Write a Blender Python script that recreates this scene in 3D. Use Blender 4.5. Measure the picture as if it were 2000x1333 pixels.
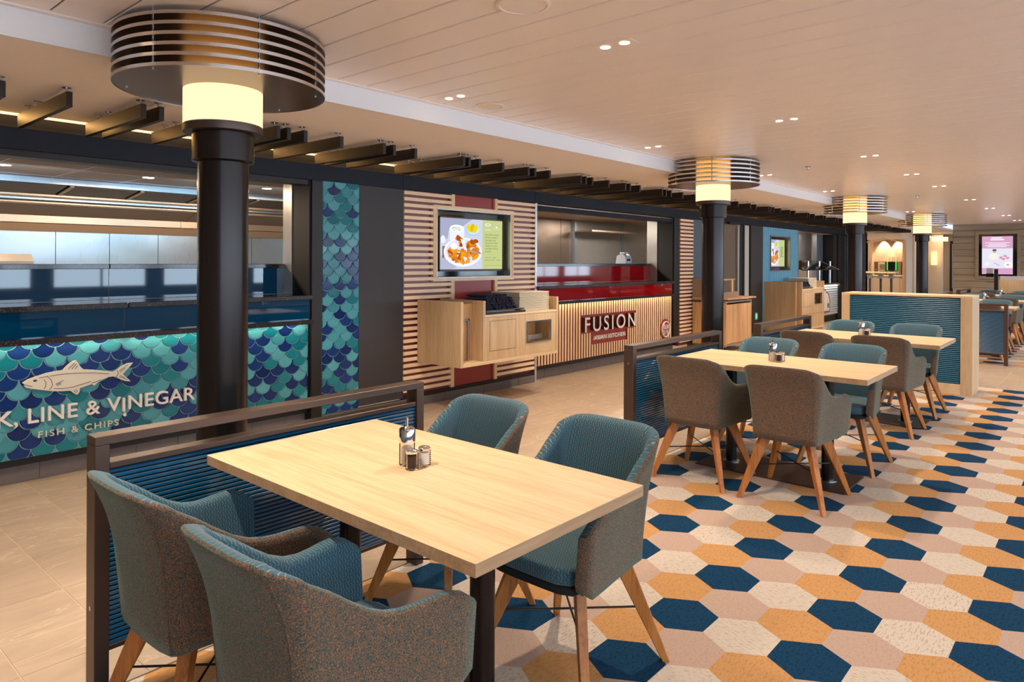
import bpy, bmesh, math, random
from mathutils import Vector, Matrix
random.seed(7)
PI = math.pi
SC = bpy.context.scene
COL = SC.collection
for o in list(bpy.data.objects):
    bpy.data.objects.remove(o)

# ------------------------------------------------------------------ camera
cam_d = bpy.data.cameras.new('camera')
cam = bpy.data.objects.new('camera', cam_d)
COL.objects.link(cam)
R_ = [[0.65757793, -0.75337285, 0.00454121], [0.0022506, -0.00406334, -0.99998921], [0.75338317, 0.65758106, -0.00097642]]
m = Matrix(((R_[0][0], -R_[1][0], -R_[2][0], 0), (R_[0][1], -R_[1][1], -R_[2][1], 0),
            (R_[0][2], -R_[1][2], -R_[2][2], 1.44), (0, 0, 0, 1)))
cam.matrix_world = m
cam_d.sensor_width = 36
cam_d.lens = 24.3327
cam_d.shift_y = -0.0779
cam_d.clip_start = 0.02
SC.camera = cam

# ------------------------------------------------------------------ world, exposure
SC.view_settings.view_transform = 'Standard'
SC.view_settings.look = 'None'
SC.view_settings.exposure = 0.42
SC.view_settings.gamma = 1.0
SC.view_settings.use_curve_mapping = False
world = bpy.data.worlds.new('world')
SC.world = world
world.use_nodes = True
wn = world.node_tree
bg = wn.nodes['Background']
bg.inputs[0].default_value = (0.62, 0.78, 1.0, 1)
bg.inputs[1].default_value = 1.2


def area(name, loc, rot, sx, sy, power, color, spread=None):
    l = bpy.data.lights.new(name, 'AREA')
    l.shape = 'RECTANGLE'
    l.size = sx
    l.size_y = sy
    l.energy = power
    l.color = color
    if spread:
        l.spread = spread
    o = bpy.data.objects.new(name, l)
    o.location = loc
    o.rotation_euler = rot
    COL.objects.link(o)
    return o


def spot(name, loc, power, color, size=1.9, blend=0.6, radius=0.035, rot=(0, 0, 0)):
    l = bpy.data.lights.new(name, 'SPOT')
    l.energy = power
    l.color = color
    l.spot_size = size
    l.spot_blend = blend
    l.shadow_soft_size = radius
    o = bpy.data.objects.new(name, l)
    o.location = loc
    o.rotation_euler = rot
    COL.objects.link(o)
    return o


WIN_Y = -4.6
DAY = (0.66, 0.83, 1.0)
WARM = (1.0, 0.775, 0.59)
WINX = [-3.2 + i * 2.1 for i in range(13)]
# daylight entering through each window of the right-hand wall
for wx in WINX:
    area('window_daylight', (wx, WIN_Y - 0.05, 1.45), (PI / 2, 0, 0), 1.75, 1.15, 37, DAY)
CEIL = 2.506
SOFF = 2.375
# ------------------------------------------------------------------ materials
MATS = {}


def new_mat(name):
    mt = bpy.data.materials.new(name)
    mt.use_nodes = True
    nt = mt.node_tree
    b = nt.nodes['Principled BSDF']
    MATS[name] = mt
    return mt, nt, b


def N(nt, typ, **kw):
    n = nt.nodes.new(typ)
    for k, v in kw.items():
        if k.startswith('i_'):
            n.inputs[k[2:].replace('_', ' ')].default_value = v
        else:
            setattr(n, k, v)
    return n


def L(nt, a, b):
    nt.links.new(a, b)


def c4(c):
    return (c[0], c[1], c[2], 1)


def srgb(r, g, b):
    f = lambda x: (x / 255 / 12.92) if x / 255 <= 0.04045 else ((x / 255 + 0.055) / 1.055) ** 2.4
    return (f(r), f(g), f(b))


def simple(name, col, rough=0.5, metal=0.0, spec=0.5, coat=0.0, noise=0.0, nscale=8.0, bump=0.0, bscale=200.0, emit=None, estr=0.0):
    mt, nt, b = new_mat(name)
    b.inputs['Base Color'].default_value = c4(col)
    b.inputs['Roughness'].default_value = rough
    b.inputs['Metallic'].default_value = metal
    b.inputs['Specular IOR Level'].default_value = spec
    b.inputs['Coat Weight'].default_value = coat
    b.inputs['Coat Roughness'].default_value = 0.04
    tc = N(nt, 'ShaderNodeTexCoord')
    if noise > 0:
        n = N(nt, 'ShaderNodeTexNoise')
        n.inputs['Scale'].default_value = nscale
        n.inputs['Detail'].default_value = 4
        L(nt, tc.outputs['Object'], n.inputs['Vector'])
        r = N(nt, 'ShaderNodeValToRGB')
        r.color_ramp.elements[0].position = 0.3
        r.color_ramp.elements[1].position = 0.7
        r.color_ramp.elements[0].color = c4([x * (1 - noise) for x in col])
        r.color_ramp.elements[1].color = c4([min(1, x * (1 + noise)) for x in col])
        L(nt, n.outputs['Fac'], r.inputs['Fac'])
        L(nt, r.outputs['Color'], b.inputs['Base Color'])
    if bump > 0:
        n2 = N(nt, 'ShaderNodeTexNoise')
        n2.inputs['Scale'].default_value = bscale
        n2.inputs['Detail'].default_value = 2
        L(nt, tc.outputs['Object'], n2.inputs['Vector'])
        bp = N(nt, 'ShaderNodeBump')
        bp.inputs['Strength'].default_value = bump
        bp.inputs['Distance'].default_value = 0.002
        L(nt, n2.outputs['Fac'], bp.inputs['Height'])
        L(nt, bp.outputs['Normal'], b.inputs['Normal'])
    if emit:
        b.inputs['Emission Color'].default_value = c4(emit)
        b.inputs['Emission Strength'].default_value = estr
    return mt


def emission(name, col, s):
    mt = bpy.data.materials.new(name)
    mt.use_nodes = True
    nt = mt.node_tree
    nt.nodes.clear()
    e = nt.nodes.new('ShaderNodeEmission')
    e.inputs[0].default_value = c4(col)
    e.inputs[1].default_value = s
    o = nt.nodes.new('ShaderNodeOutputMaterial')
    L(nt, e.outputs[0], o.inputs[0])
    MATS[name] = mt
    return mt


def wood(name, light, dark, axis, rough=0.42, fine=90.0, stretch=0.05, contrast=1.0):
    """grain runs along axis (0,1,2)"""
    mt, nt, b = new_mat(name)
    tc = N(nt, 'ShaderNodeTexCoord')
    oi = N(nt, 'ShaderNodeObjectInfo')
    mp = N(nt, 'ShaderNodeMapping')
    s = [1.0, 1.0, 1.0]
    s[axis] = stretch
    mp.inputs['Scale'].default_value = s
    L(nt, tc.outputs['Object'], mp.inputs['Vector'])
    ad = N(nt, 'ShaderNodeVectorMath', operation='ADD')
    L(nt, mp.outputs['Vector'], ad.inputs[0])
    sc = N(nt, 'ShaderNodeVectorMath', operation='SCALE')
    L(nt, oi.outputs['Location'], sc.inputs[0])
    sc.inputs['Scale'].default_value = 3.7
    L(nt, sc.outputs['Vector'], ad.inputs[1])
    n1 = N(nt, 'ShaderNodeTexNoise')
    n1.inputs['Scale'].default_value = fine
    n1.inputs['Detail'].default_value = 3
    n1.inputs['Roughness'].default_value = 0.6
    L(nt, ad.outputs['Vector'], n1.inputs['Vector'])
    n2 = N(nt, 'ShaderNodeTexNoise')
    n2.inputs['Scale'].default_value = fine * 0.13
    n2.inputs['Detail'].default_value = 3
    n2.inputs['Distortion'].default_value = 0.6
    L(nt, ad.outputs['Vector'], n2.inputs['Vector'])
    mx = N(nt, 'ShaderNodeMath', operation='ADD')
    L(nt, n1.outputs['Fac'], mx.inputs[0])
    L(nt, n2.outputs['Fac'], mx.inputs[1])
    r = N(nt, 'ShaderNodeValToRGB')
    r.color_ramp.elements[0].position = 0.5 - 0.28 / contrast + 0.28
    r.color_ramp.elements[1].position = 1.25 if contrast < 1 else 1.0
    r.color_ramp.elements[0].position = 0.36
    mm = N(nt, 'ShaderNodeMath', operation='MULTIPLY')
    L(nt, mx.outputs[0], mm.inputs[0])
    mm.inputs[1].default_value = 0.5
    r.color_ramp.elements[0].color = c4(dark)
    r.color_ramp.elements[1].position = 0.58
    r.color_ramp.elements[1].color = c4(light)
    L(nt, mm.outputs[0], r.inputs['Fac'])
    L(nt, r.outputs['Color'], b.inputs['Base Color'])
    b.inputs['Roughness'].default_value = rough
    bp = N(nt, 'ShaderNodeBump')
    bp.inputs['Strength'].default_value = 0.15
    bp.inputs['Distance'].default_value = 0.0008
    L(nt, n1.outputs['Fac'], bp.inputs['Height'])
    L(nt, bp.outputs['Normal'], b.inputs['Normal'])
    return mt


OAK_L, OAK_D = srgb(231, 205, 165), srgb(214, 182, 138)
wood('table_oak', srgb(236, 216, 176), srgb(218, 190, 146), 1, 0.4)
wood('table_oak_edge', srgb(186, 154, 120), srgb(164, 130, 96), 0, 0.45)
wood('oak_x', OAK_L, OAK_D, 0, 0.45)
wood('oak_z', srgb(214, 186, 146), srgb(192, 160, 120), 2, 0.45)
wood('slat_x', srgb(252, 226, 192), srgb(238, 204, 164), 0, 0.5, contrast=1)
wood('slat_z', srgb(246, 214, 172), srgb(228, 188, 142), 2, 0.5)
wood('slat_side_shaded', srgb(168, 112, 76), srgb(140, 88, 58), 2, 0.6)  # shade on the slat sides put into the colour as darker brown
wood('leg_oak', srgb(190, 122, 56), srgb(150, 86, 34), 2, 0.45, fine=160, stretch=0.06)
wood('trolley_wood', srgb(214, 172, 124), srgb(168, 122, 80), 2, 0.5, fine=40)
wood('cladding', srgb(162, 148, 128), srgb(140, 124, 106), 1, 0.6, fine=60)
wood('oak_warm', srgb(196, 152, 106), srgb(168, 124, 80), 2, 0.5)

simple('bronze', srgb(86, 70, 62), 0.38, 0.55, noise=0.04, nscale=300, bump=0.1, bscale=900)
simple('bronze_dark', srgb(42, 36, 33), 0.45, 0.4)
simple('black_panel', srgb(58, 55, 56), 0.55, 0.1)
simple('beam_panel', srgb(26, 30, 42), 0.6, 0.0, 0.3)
simple('black_matte', srgb(22, 20, 20), 0.6)
simple('black_gloss', srgb(10, 10, 12), 0.08)
simple('shaft_black', srgb(50, 45, 44), 0.26, 0.75)
simple('disc_metal', srgb(128, 100, 78), 0.27, 0.75)
simple('disc_edge', srgb(205, 198, 195), 0.25, 1.0)
simple('chrome', srgb(225, 225, 228), 0.06, 1.0)
simple('rod_metal', srgb(190, 190, 195), 0.2, 1.0)
simple('dark_rod', srgb(60, 58, 58), 0.3, 0.8)
simple('white_ceiling', srgb(242, 230, 222), 0.3, 0.0, 0.5)
simple('white_soffit', srgb(240, 228, 218), 0.7)
simple('white_fascia', srgb(228, 228, 232), 0.5)
simple('joint_dark', srgb(84, 72, 64), 0.7)
simple('cream', srgb(222, 208, 184), 0.55)
simple('letter_white', srgb(232, 226, 220), 0.5)
simple('letter_cream', srgb(220, 210, 190), 0.5)
simple('fish_line', srgb(40, 46, 62), 0.6)
simple('navy_line', srgb(26, 36, 66), 0.5)
simple('red_panel', srgb(150, 40, 36), 0.28)
simple('red_back', srgb(132, 48, 44), 0.3)
simple('red_glass', srgb(150, 12, 20), 0.04, 0.0, 0.6)
simple('blue_glass', srgb(0, 62, 96), 0.03, 0.0, 0.7)
simple('blue_slat', srgb(0, 88, 130), 0.25, 0.0, 0.8, coat=1.0)
simple('blue_slat_back', srgb(3, 8, 12), 0.8)
simple('booth_blue', srgb(34, 112, 144), 0.35)
simple('blue_corrugated', srgb(110, 178, 208), 0.45)
simple('white_corrugated', srgb(196, 208, 218), 0.35)
simple('grout', srgb(150, 196, 196), 0.8)
simple('wall_cream', srgb(222, 200, 176), 0.7)
simple('wall_grey', srgb(150, 150, 152), 0.7)
simple('panel_greyblue', srgb(84, 100, 112), 0.5)
simple('panel_taupe', srgb(150, 126, 106), 0.5)
simple('panel_pale', srgb(206, 210, 200), 0.4)
simple('napkin', srgb(38, 40, 62), 0.85, noise=0.25, nscale=60)
simple('tray_pale', srgb(236, 224, 200), 0.5)
simple('tray_black', srgb(28, 24, 24), 0.35)
simple('tray_brown', srgb(74, 52, 38), 0.4)
simple('salt', srgb(240, 236, 230), 0.9)
simple('pepper', srgb(74, 52, 38), 0.95, noise=0.5, nscale=900)
simple('socket_white', srgb(200, 204, 200), 0.4)
emission('green_led', (0.1, 1.0, 0.35), 1.2)
simple('exit_sign_white', srgb(220, 220, 215), 0.5)
simple('rubber', srgb(30, 30, 30), 0.7)
simple('stand_grey', srgb(190, 190, 200), 0.3)
simple('window_frame_white', srgb(220, 220, 218), 0.5)
simple('blind_white', srgb(225, 225, 225), 0.6)
simple('dim_panel', srgb(196, 170, 142), 0.6)
simple('charcoal_fabric', srgb(74, 78, 76), 0.9)
emission('lamp_glow', (1.0, 0.77, 0.46), 1.0)
emission('cove_glow', (1.0, 0.66, 0.30), 1.9)
emission('led_strip', (1.0, 0.78, 0.48), 2.2)
emission('downlight_glow', srgb(255, 226, 180), 14.0)
emission('kitchen_glow', srgb(255, 236, 210), 8.0)
emission('wall_lamp_glow', srgb(255, 226, 140), 1.6)
emission('machine_green', srgb(50, 240, 80), 0.9)


def mat_steel(name, col, rough, axis=0, contrast=0.25):
    mt, nt, b = new_mat(name)
    tc = N(nt, 'ShaderNodeTexCoord')
    mp = N(nt, 'ShaderNodeMapping')
    s = [1.0, 1.0, 1.0]
    s[axis] = 0.02
    mp.inputs['Scale'].default_value = s
    L(nt, tc.outputs['Object'], mp.inputs['Vector'])
    n = N(nt, 'ShaderNodeTexNoise')
    n.inputs['Scale'].default_value = 260
    n.inputs['Detail'].default_value = 2
    L(nt, mp.outputs['Vector'], n.inputs['Vector'])
    r = N(nt, 'ShaderNodeMapRange')
    r.inputs['To Min'].default_value = rough * 0.7
    r.inputs['To Max'].default_value = rough * 1.4
    L(nt, n.outputs['Fac'], r.inputs['Value'])
    L(nt, r.outputs['Result'], b.inputs['Roughness'])
    n2 = N(nt, 'ShaderNodeTexNoise')
    n2.inputs['Scale'].default_value = 2.2
    L(nt, tc.outputs['Object'], n2.inputs['Vector'])
    bp = N(nt, 'ShaderNodeBump')
    bp.inputs['Strength'].default_value = contrast
    bp.inputs['Distance'].default_value = 0.03
    L(nt, n2.outputs['Fac'], bp.inputs['Height'])
    L(nt, bp.outputs['Normal'], b.inputs['Normal'])
    b.inputs['Base Color'].default_value = c4(col)
    b.inputs['Metallic'].default_value = 0.75
    return mt


mat_steel('steel_wall', srgb(168, 182, 194), 0.3, 2)
mat_steel('steel_hood', srgb(190, 164, 140), 0.36, 0, 0.15)
mat_steel('steel_dark', srgb(142, 124, 110), 0.32, 2)
mat_steel('steel_dim', srgb(190, 186, 180), 0.3, 2)


def mat_filter():
    mt, nt, b = new_mat('hood_filter')
    tc = N(nt, 'ShaderNodeTexCoord')
    w = N(nt, 'ShaderNodeTexWave', bands_direction='X')
    w.inputs['Scale'].default_value = 26
    L(nt, tc.outputs['Object'], w.inputs['Vector'])
    r = N(nt, 'ShaderNodeValToRGB')
    r.color_ramp.elements[0].color = c4(srgb(40, 34, 30))
    r.color_ramp.elements[1].color = c4(srgb(118, 104, 92))
    L(nt, w.outputs['Fac'], r.inputs['Fac'])
    L(nt, r.outputs['Color'], b.inputs['Base Color'])
    b.inputs['Metallic'].default_value = 0.7
    b.inputs['Roughness'].default_value = 0.4


mat_filter()
simple('kitchen_ceiling', srgb(124, 104, 88), 0.5, 0.1, 0.3)


def mat_granite():
    mt, nt, b = new_mat('granite')
    tc = N(nt, 'ShaderNodeTexCoord')
    v = N(nt, 'ShaderNodeTexVoronoi')
    v.inputs['Scale'].default_value = 260
    L(nt, tc.outputs['Object'], v.inputs['Vector'])
    r = N(nt, 'ShaderNodeValToRGB')
    r.color_ramp.elements[0].color = c4(srgb(46, 42, 44))
    r.color_ramp.elements[1].color = c4(srgb(150, 132, 122))
    r.color_ramp.elements[0].position = 0.82
    r.color_ramp.elements[1].position = 0.98
    L(nt, v.outputs['Color'], r.inputs['Fac'])
    L(nt, r.outputs['Color'], b.inputs['Base Color'])
    b.inputs['Roughness'].default_value = 0.12


mat_granite()


def mat_glaze(name, a, b_):
    mt, nt, b = new_mat(name)
    oi = N(nt, 'ShaderNodeObjectInfo')
    tc = N(nt, 'ShaderNodeTexCoord')
    n = N(nt, 'ShaderNodeTexNoise')
    n.inputs['Scale'].default_value = 9
    L(nt, tc.outputs['Object'], n.inputs['Vector'])
    ad = N(nt, 'ShaderNodeMath', operation='MULTIPLY_ADD')
    L(nt, n.outputs['Fac'], ad.inputs[0])
    ad.inputs[1].default_value = 0.5
    L(nt, oi.outputs['Random'], ad.inputs[2])
    r = N(nt, 'ShaderNodeValToRGB')
    r.color_ramp.elements[0].position = 0.2
    r.color_ramp.elements[1].position = 1.2
    r.color_ramp.elements[0].color = c4(a)
    r.color_ramp.elements[1].color = c4(b_)
    L(nt, ad.outputs[0], r.inputs['Fac'])
    L(nt, r.outputs['Color'], b.inputs['Base Color'])
    b.inputs['Roughness'].default_value = 0.13
    b.inputs['Specular IOR Level'].default_value = 0.25


mat_glaze('glaze_navy', srgb(14, 36, 88), srgb(26, 56, 116))
mat_glaze('glaze_teal', srgb(12, 100, 118), srgb(28, 122, 134))
mat_glaze('glaze_aqua', srgb(54, 132, 146), srgb(84, 160, 172))


def mat_stone(name, tiled):
    mt, nt, b = new_mat(name)
    tc = N(nt, 'ShaderNodeTexCoord')
    ge = N(nt, 'ShaderNodeNewGeometry')
    oi = N(nt, 'ShaderNodeObjectInfo')
    n = N(nt, 'ShaderNodeTexNoise')
    n.inputs['Scale'].default_value = 2.6
    n.inputs['Detail'].default_value = 7
    n.inputs['Roughness'].default_value = 0.6
    n.inputs['Distortion'].default_value = 0.8
    mp = N(nt, 'ShaderNodeMapping')
    mp.inputs['Scale'].default_value = (0.8, 2.6, 1)
    L(nt, ge.outputs['Position'], mp.inputs['Vector'])
    ad = N(nt, 'ShaderNodeVectorMath', operation='ADD')
    L(nt, mp.outputs['Vector'], ad.inputs[0])
    sc = N(nt, 'ShaderNodeVectorMath', operation='SCALE')
    L(nt, oi.outputs['Location'], sc.inputs[0])
    sc.inputs['Scale'].default_value = 5.3
    L(nt, sc.outputs['Vector'], ad.inputs[1])
    L(nt, ad.outputs['Vector'], n.inputs['Vector'])
    r = N(nt, 'ShaderNodeValToRGB')
    r.color_ramp.elements[0].position = 0.3
    r.color_ramp.elements[0].color = c4(srgb(164, 146, 126))
    r.color_ramp.elements[1].position = 0.72
    r.color_ramp.elements[1].color = c4(srgb(186, 168, 146))
    L(nt, n.outputs['Fac'], r.inputs['Fac'])
    # thin pale veins
    n2 = N(nt, 'ShaderNodeTexNoise')
    n2.inputs['Scale'].default_value = 1.5
    n2.inputs['Detail'].default_value = 5
    n2.inputs['Distortion'].default_value = 1.6
    L(nt, ad.outputs['Vector'], n2.inputs['Vector'])
    s1 = N(nt, 'ShaderNodeMath', operation='SUBTRACT')
    L(nt, n2.outputs['Fac'], s1.inputs[0])
    s1.inputs[1].default_value = 0.5
    s2 = N(nt, 'ShaderNodeMath', operation='ABSOLUTE')
    L(nt, s1.outputs[0], s2.inputs[0])
    s3 = N(nt, 'ShaderNodeMapRange')
    s3.inputs['From Max'].default_value = 0.012
    s3.inputs['To Min'].default_value = 0.45
    s3.inputs['To Max'].default_value = 0.0
    L(nt, s2.outputs[0], s3.inputs['Value'])
    mx = N(nt, 'ShaderNodeMixRGB')
    mx.inputs['Color2'].default_value = c4(srgb(222, 206, 182))
    L(nt, s3.outputs['Result'], mx.inputs['Fac'])
    L(nt, r.outputs['Color'], mx.inputs['Color1'])
    out = mx.outputs['Color']
    if tiled:
        bk = N(nt, 'ShaderNodeTexBrick')
        bk.offset = 0.0
        bk.inputs['Scale'].default_value = 1.0
        bk.inputs['Mortar Size'].default_value = 0.004
        bk.inputs['Brick Width'].default_value = 0.305
        bk.inputs['Row Height'].default_value = 0.62
        bk.inputs['Color1'].default_value = (1, 1, 1, 1)
        bk.inputs['Color2'].default_value = (0.94, 0.94, 0.94, 1)
        bk.inputs['Mortar'].default_value = (0.7, 0.68, 0.65, 1)
        L(nt, ge.outputs['Position'], bk.inputs['Vector'])
        m2 = N(nt, 'ShaderNodeMixRGB', blend_type='MULTIPLY')
        m2.inputs['Fac'].default_value = 1
        L(nt, out, m2.inputs['Color1'])
        L(nt, bk.outputs['Color'], m2.inputs['Color2'])
        out = m2.outputs['Color']
    L(nt, out, b.inputs['Base Color'])
    b.inputs['Roughness'].default_value = 0.36


mat_stone('stone_tile', False)
mat_stone('stone_field', True)
simple('grout_floor', srgb(206, 188, 160), 0.8)
simple('skirting_tile', srgb(104, 96, 94), 0.45, noise=0.06, nscale=20)
simple('skirting_grout', srgb(130, 122, 118), 0.8)


def mat_carpet(name, base, alt, amount, sx, sy, thr=0.5, soft=0.1):
    mt, nt, b = new_mat(name)
    ge = N(nt, 'ShaderNodeNewGeometry')
    mp = N(nt, 'ShaderNodeMapping')
    mp.inputs['Scale'].default_value = (sx, sy, 1)
    L(nt, ge.outputs['Position'], mp.inputs['Vector'])
    n = N(nt, 'ShaderNodeTexNoise')
    n.inputs['Scale'].default_value = 1
    n.inputs['Detail'].default_value = 1.5
    L(nt, mp.outputs['Vector'], n.inputs['Vector'])
    r = N(nt, 'ShaderNodeValToRGB')
    r.color_ramp.elements[0].position = thr
    r.color_ramp.elements[0].color = c4(base)
    r.color_ramp.elements[1].position = thr + soft
    r.color_ramp.elements[1].color = c4([base[i] * (1 - amount) + alt[i] * amount for i in range(3)])
    L(nt, n.outputs['Fac'], r.inputs['Fac'])
    f = N(nt, 'ShaderNodeTexNoise')
    f.inputs['Scale'].default_value = 420
    f.inputs['Detail'].default_value = 1
    L(nt, ge.outputs['Position'], f.inputs['Vector'])
    mr = N(nt, 'ShaderNodeMapRange')
    mr.inputs['To Min'].default_value = 0.72
    mr.inputs['To Max'].default_value = 1.28
    L(nt, f.outputs['Fac'], mr.inputs['Value'])
    ml = N(nt, 'ShaderNodeVectorMath', operation='SCALE')
    L(nt, r.outputs['Color'], ml.inputs[0])
    L(nt, mr.outputs['Result'], ml.inputs['Scale'])
    L(nt, ml.outputs['Vector'], b.inputs['Base Color'])
    b.inputs['Roughness'].default_value = 0.95
    b.inputs['Specular IOR Level'].default_value = 0.15
    bp = N(nt, 'ShaderNodeBump')
    bp.inputs['Strength'].default_value = 0.5
    bp.inputs['Distance'].default_value = 0.002
    L(nt, f.outputs['Fac'], bp.inputs['Height'])
    L(nt, bp.outputs['Normal'], b.inputs['Normal'])


mat_carpet('carpet_blue', srgb(12, 58, 90), srgb(6, 34, 58), 0.8, 60, 110, 0.5, 0.18)
mat_carpet('carpet_beige', srgb(180, 158, 144), srgb(168, 144, 128), 0.8, 100, 100, 0.5, 0.2)
mat_carpet('carpet_cream', srgb(198, 190, 178), srgb(172, 148, 126), 0.7, 32, 150, 0.55, 0.05)
mat_carpet('carpet_cream_fine', srgb(196, 188, 176), srgb(172, 150, 128), 0.55, 130, 42, 0.54, 0.07)
mat_carpet('carpet_orange', srgb(190, 146, 96), srgb(172, 124, 76), 0.8, 40, 130, 0.48, 0.2)


def mat_tweed():
    mt, nt, b = new_mat('tweed')
    tc = N(nt, 'ShaderNodeTexCoord')
    n = N(nt, 'ShaderNodeTexNoise')
    n.inputs['Scale'].default_value = 290
    n.inputs['Detail'].default_value = 3
    n.inputs['Roughness'].default_value = 0.75
    L(nt, tc.outputs['Object'], n.inputs['Vector'])
    r = N(nt, 'ShaderNodeValToRGB')
    cr = r.color_ramp
    cr.elements[0].position = 0.36
    cr.elements[0].color = c4(srgb(20, 58, 60))
    cr.elements[1].position = 0.66
    cr.elements[1].color = c4(srgb(204, 120, 72))
    for p, c in ((0.43, (46, 84, 82)), (0.49, (96, 84, 72)), (0.54, (138, 88, 56)), (0.60, (116, 100, 86))):
        e = cr.elements.new(p)
        e.color = c4(srgb(*c))
    L(nt, n.outputs['Fac'], r.inputs['Fac'])
    L(nt, r.outputs['Color'], b.inputs['Base Color'])
    b.inputs['Roughness'].default_value = 0.95
    b.inputs['Specular IOR Level'].default_value = 0.1
    b.inputs['Sheen Weight'].default_value = 0.35
    b.inputs['Sheen Tint'].default_value = (0.3, 0.75, 0.7, 1)
    bp = N(nt, 'ShaderNodeBump')
    bp.inputs['Strength'].default_value = 0.5
    bp.inputs['Distance'].default_value = 0.002
    L(nt, n.outputs['Fac'], bp.inputs['Height'])
    L(nt, bp.outputs['Normal'], b.inputs['Normal'])


mat_tweed()


def mat_teal():
    """teal upholstery with thin chain-link zigzag lines, in metres of UV"""
    mt, nt, b = new_mat('teal_pattern')
    uv = N(nt, 'ShaderNodeUVMap')
    sp = N(nt, 'ShaderNodeSeparateXYZ')
    L(nt, uv.outputs['UV'], sp.inputs[0])

    def M(op, a, bb=None, c=None):
        n = N(nt, 'ShaderNodeMath', operation=op)
        for i, v in enumerate((a, bb, c)):
            if v is None:
                continue
            if isinstance(v, (int, float)):
                n.inputs[i].default_value = v
            else:
                L(nt, v, n.inputs[i])
        return n.outputs[0]
    P, Q = 0.0105, 0.019
    u, v = sp.outputs['X'], sp.outputs['Y']
    tri = M('PINGPONG', M('DIVIDE', v, Q), 0.5)
    uu = M('ADD', M('DIVIDE', u, P), M('MULTIPLY', tri, 1.1))
    d = M('ABSOLUTE', M('SUBTRACT', M('FRACT', uu), 0.5))
    line = M('LESS_THAN', d, 0.085)
    col = M('FLOOR', uu)
    gap = M('GREATER_THAN', M('FRACT', M('ADD', M('DIVIDE', v, Q), M('MULTIPLY', col, 0.5))), 0.16)
    fac = M('MULTIPLY', line, gap)
    n = N(nt, 'ShaderNodeTexNoise')
    n.inputs['Scale'].default_value = 700
    tc = N(nt, 'ShaderNodeTexCoord')
    L(nt, tc.outputs['Object'], n.inputs['Vector'])
    r = N(nt, 'ShaderNodeValToRGB')
    r.color_ramp.elements[0].position = 0.35
    r.color_ramp.elements[1].position = 0.7
    r.color_ramp.elements[0].color = c4(srgb(32, 80, 98))
    r.color_ramp.elements[1].color = c4(srgb(62, 118, 138))
    L(nt, n.outputs['Fac'], r.inputs['Fac'])
    mx = N(nt, 'ShaderNodeMixRGB')
    L(nt, M('MULTIPLY', fac, 0.6), mx.inputs['Fac'])
    L(nt, r.outputs['Color'], mx.inputs['Color1'])
    mx.inputs['Color2'].default_value = c4(srgb(182, 158, 142))
    L(nt, mx.outputs['Color'], b.inputs['Base Color'])
    b.inputs['Roughness'].default_value = 0.85
    b.inputs['Specular IOR Level'].default_value = 0.2
    b.inputs['Sheen Weight'].default_value = 0.2


mat_teal()
simple('teal_plain', srgb(48, 100, 118), 0.85, spec=0.2)
simple('seat_base_fabric', srgb(30, 36, 40), 0.9)


def mat_glass():
    """thin clear glass: see-through with a mirror-like sheen that grows at grazing angles"""
    mt = bpy.data.materials.new('clear_glass')
    mt.use_nodes = True
    nt = mt.node_tree
    nt.nodes.clear()
    fr = N(nt, 'ShaderNodeLayerWeight')
    fr.inputs['Blend'].default_value = 0.12
    t = N(nt, 'ShaderNodeBsdfTransparent')
    t.inputs[0].default_value = (0.96, 0.94, 0.93, 1)
    g = N(nt, 'ShaderNodeBsdfGlossy')
    g.inputs['Roughness'].default_value = 0.03
    m = N(nt, 'ShaderNodeMixShader')
    o = N(nt, 'ShaderNodeOutputMaterial')
    L(nt, fr.outputs['Fresnel'], m.inputs[0])
    L(nt, t.outputs[0], m.inputs[1])
    L(nt, g.outputs[0], m.inputs[2])
    L(nt, m.outputs[0], o.inputs[0])
    MATS['clear_glass'] = mt


mat_glass()

# ------------------------------------------------------------------ geometry helpers


def mesh_obj(name, verts, faces, mat, parent=None, smooth=False, loc=None, mats=None, fmat=None, uvs=None):
    me = bpy.data.meshes.new(name)
    me.from_pydata([tuple(v) for v in verts], [], faces)
    if mats:
        for q in mats:
            me.materials.append(MATS[q])
    elif mat:
        me.materials.append(MATS[mat])
    if fmat:
        for i, k in enumerate(fmat):
            me.polygons[i].material_index = k
    if uvs:
        ul = me.uv_layers.new(name='UVMap')
        for p in me.polygons:
            for li in p.loop_indices:
                ul.data[li].uv = uvs[me.loops[li].vertex_index]
    if smooth:
        me.polygons.foreach_set('use_smooth', [True] * len(me.polygons))
    me.update()
    o = bpy.data.objects.new(name, me)
    COL.objects.link(o)
    if parent:
        o.parent = parent
    if loc:
        o.location = loc
    return o


def link_mesh(name, me, parent, loc, rot=None):
    o = bpy.data.objects.new(name, me)
    COL.objects.link(o)
    o.parent = parent
    o.location = loc
    if rot:
        o.rotation_euler = rot
    return o


def box_geo(x0, x1, y0, y1, z0, z1, c=0.0):
    """box with optional chamfer c"""
    if c <= 0:
        v = [(x0, y0, z0), (x1, y0, z0), (x1, y1, z0), (x0, y1, z0), (x0, y0, z1), (x1, y0, z1), (x1, y1, z1), (x0, y1, z1)]
        f = [(0, 3, 2, 1), (4, 5, 6, 7), (0, 1, 5, 4), (1, 2, 6, 5), (2, 3, 7, 6), (3, 0, 4, 7)]
        return v, f
    c = min(c, (x1 - x0) / 3, (y1 - y0) / 3, (z1 - z0) / 3)
    bm = bmesh.new()
    v, f = box_geo(x0, x1, y0, y1, z0, z1)
    bv = [bm.verts.new(q) for q in v]
    for q in f:
        bm.faces.new([bv[i] for i in q])
    bmesh.ops.bevel(bm, geom=bm.edges[:], offset=c, segments=1, profile=0.5, affect='EDGES')
    bm.verts.index_update()
    vv = [tuple(q.co) for q in bm.verts]
    ff = [tuple(x.index for x in q.verts) for q in bm.faces]
    bm.free()
    return vv, ff


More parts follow.
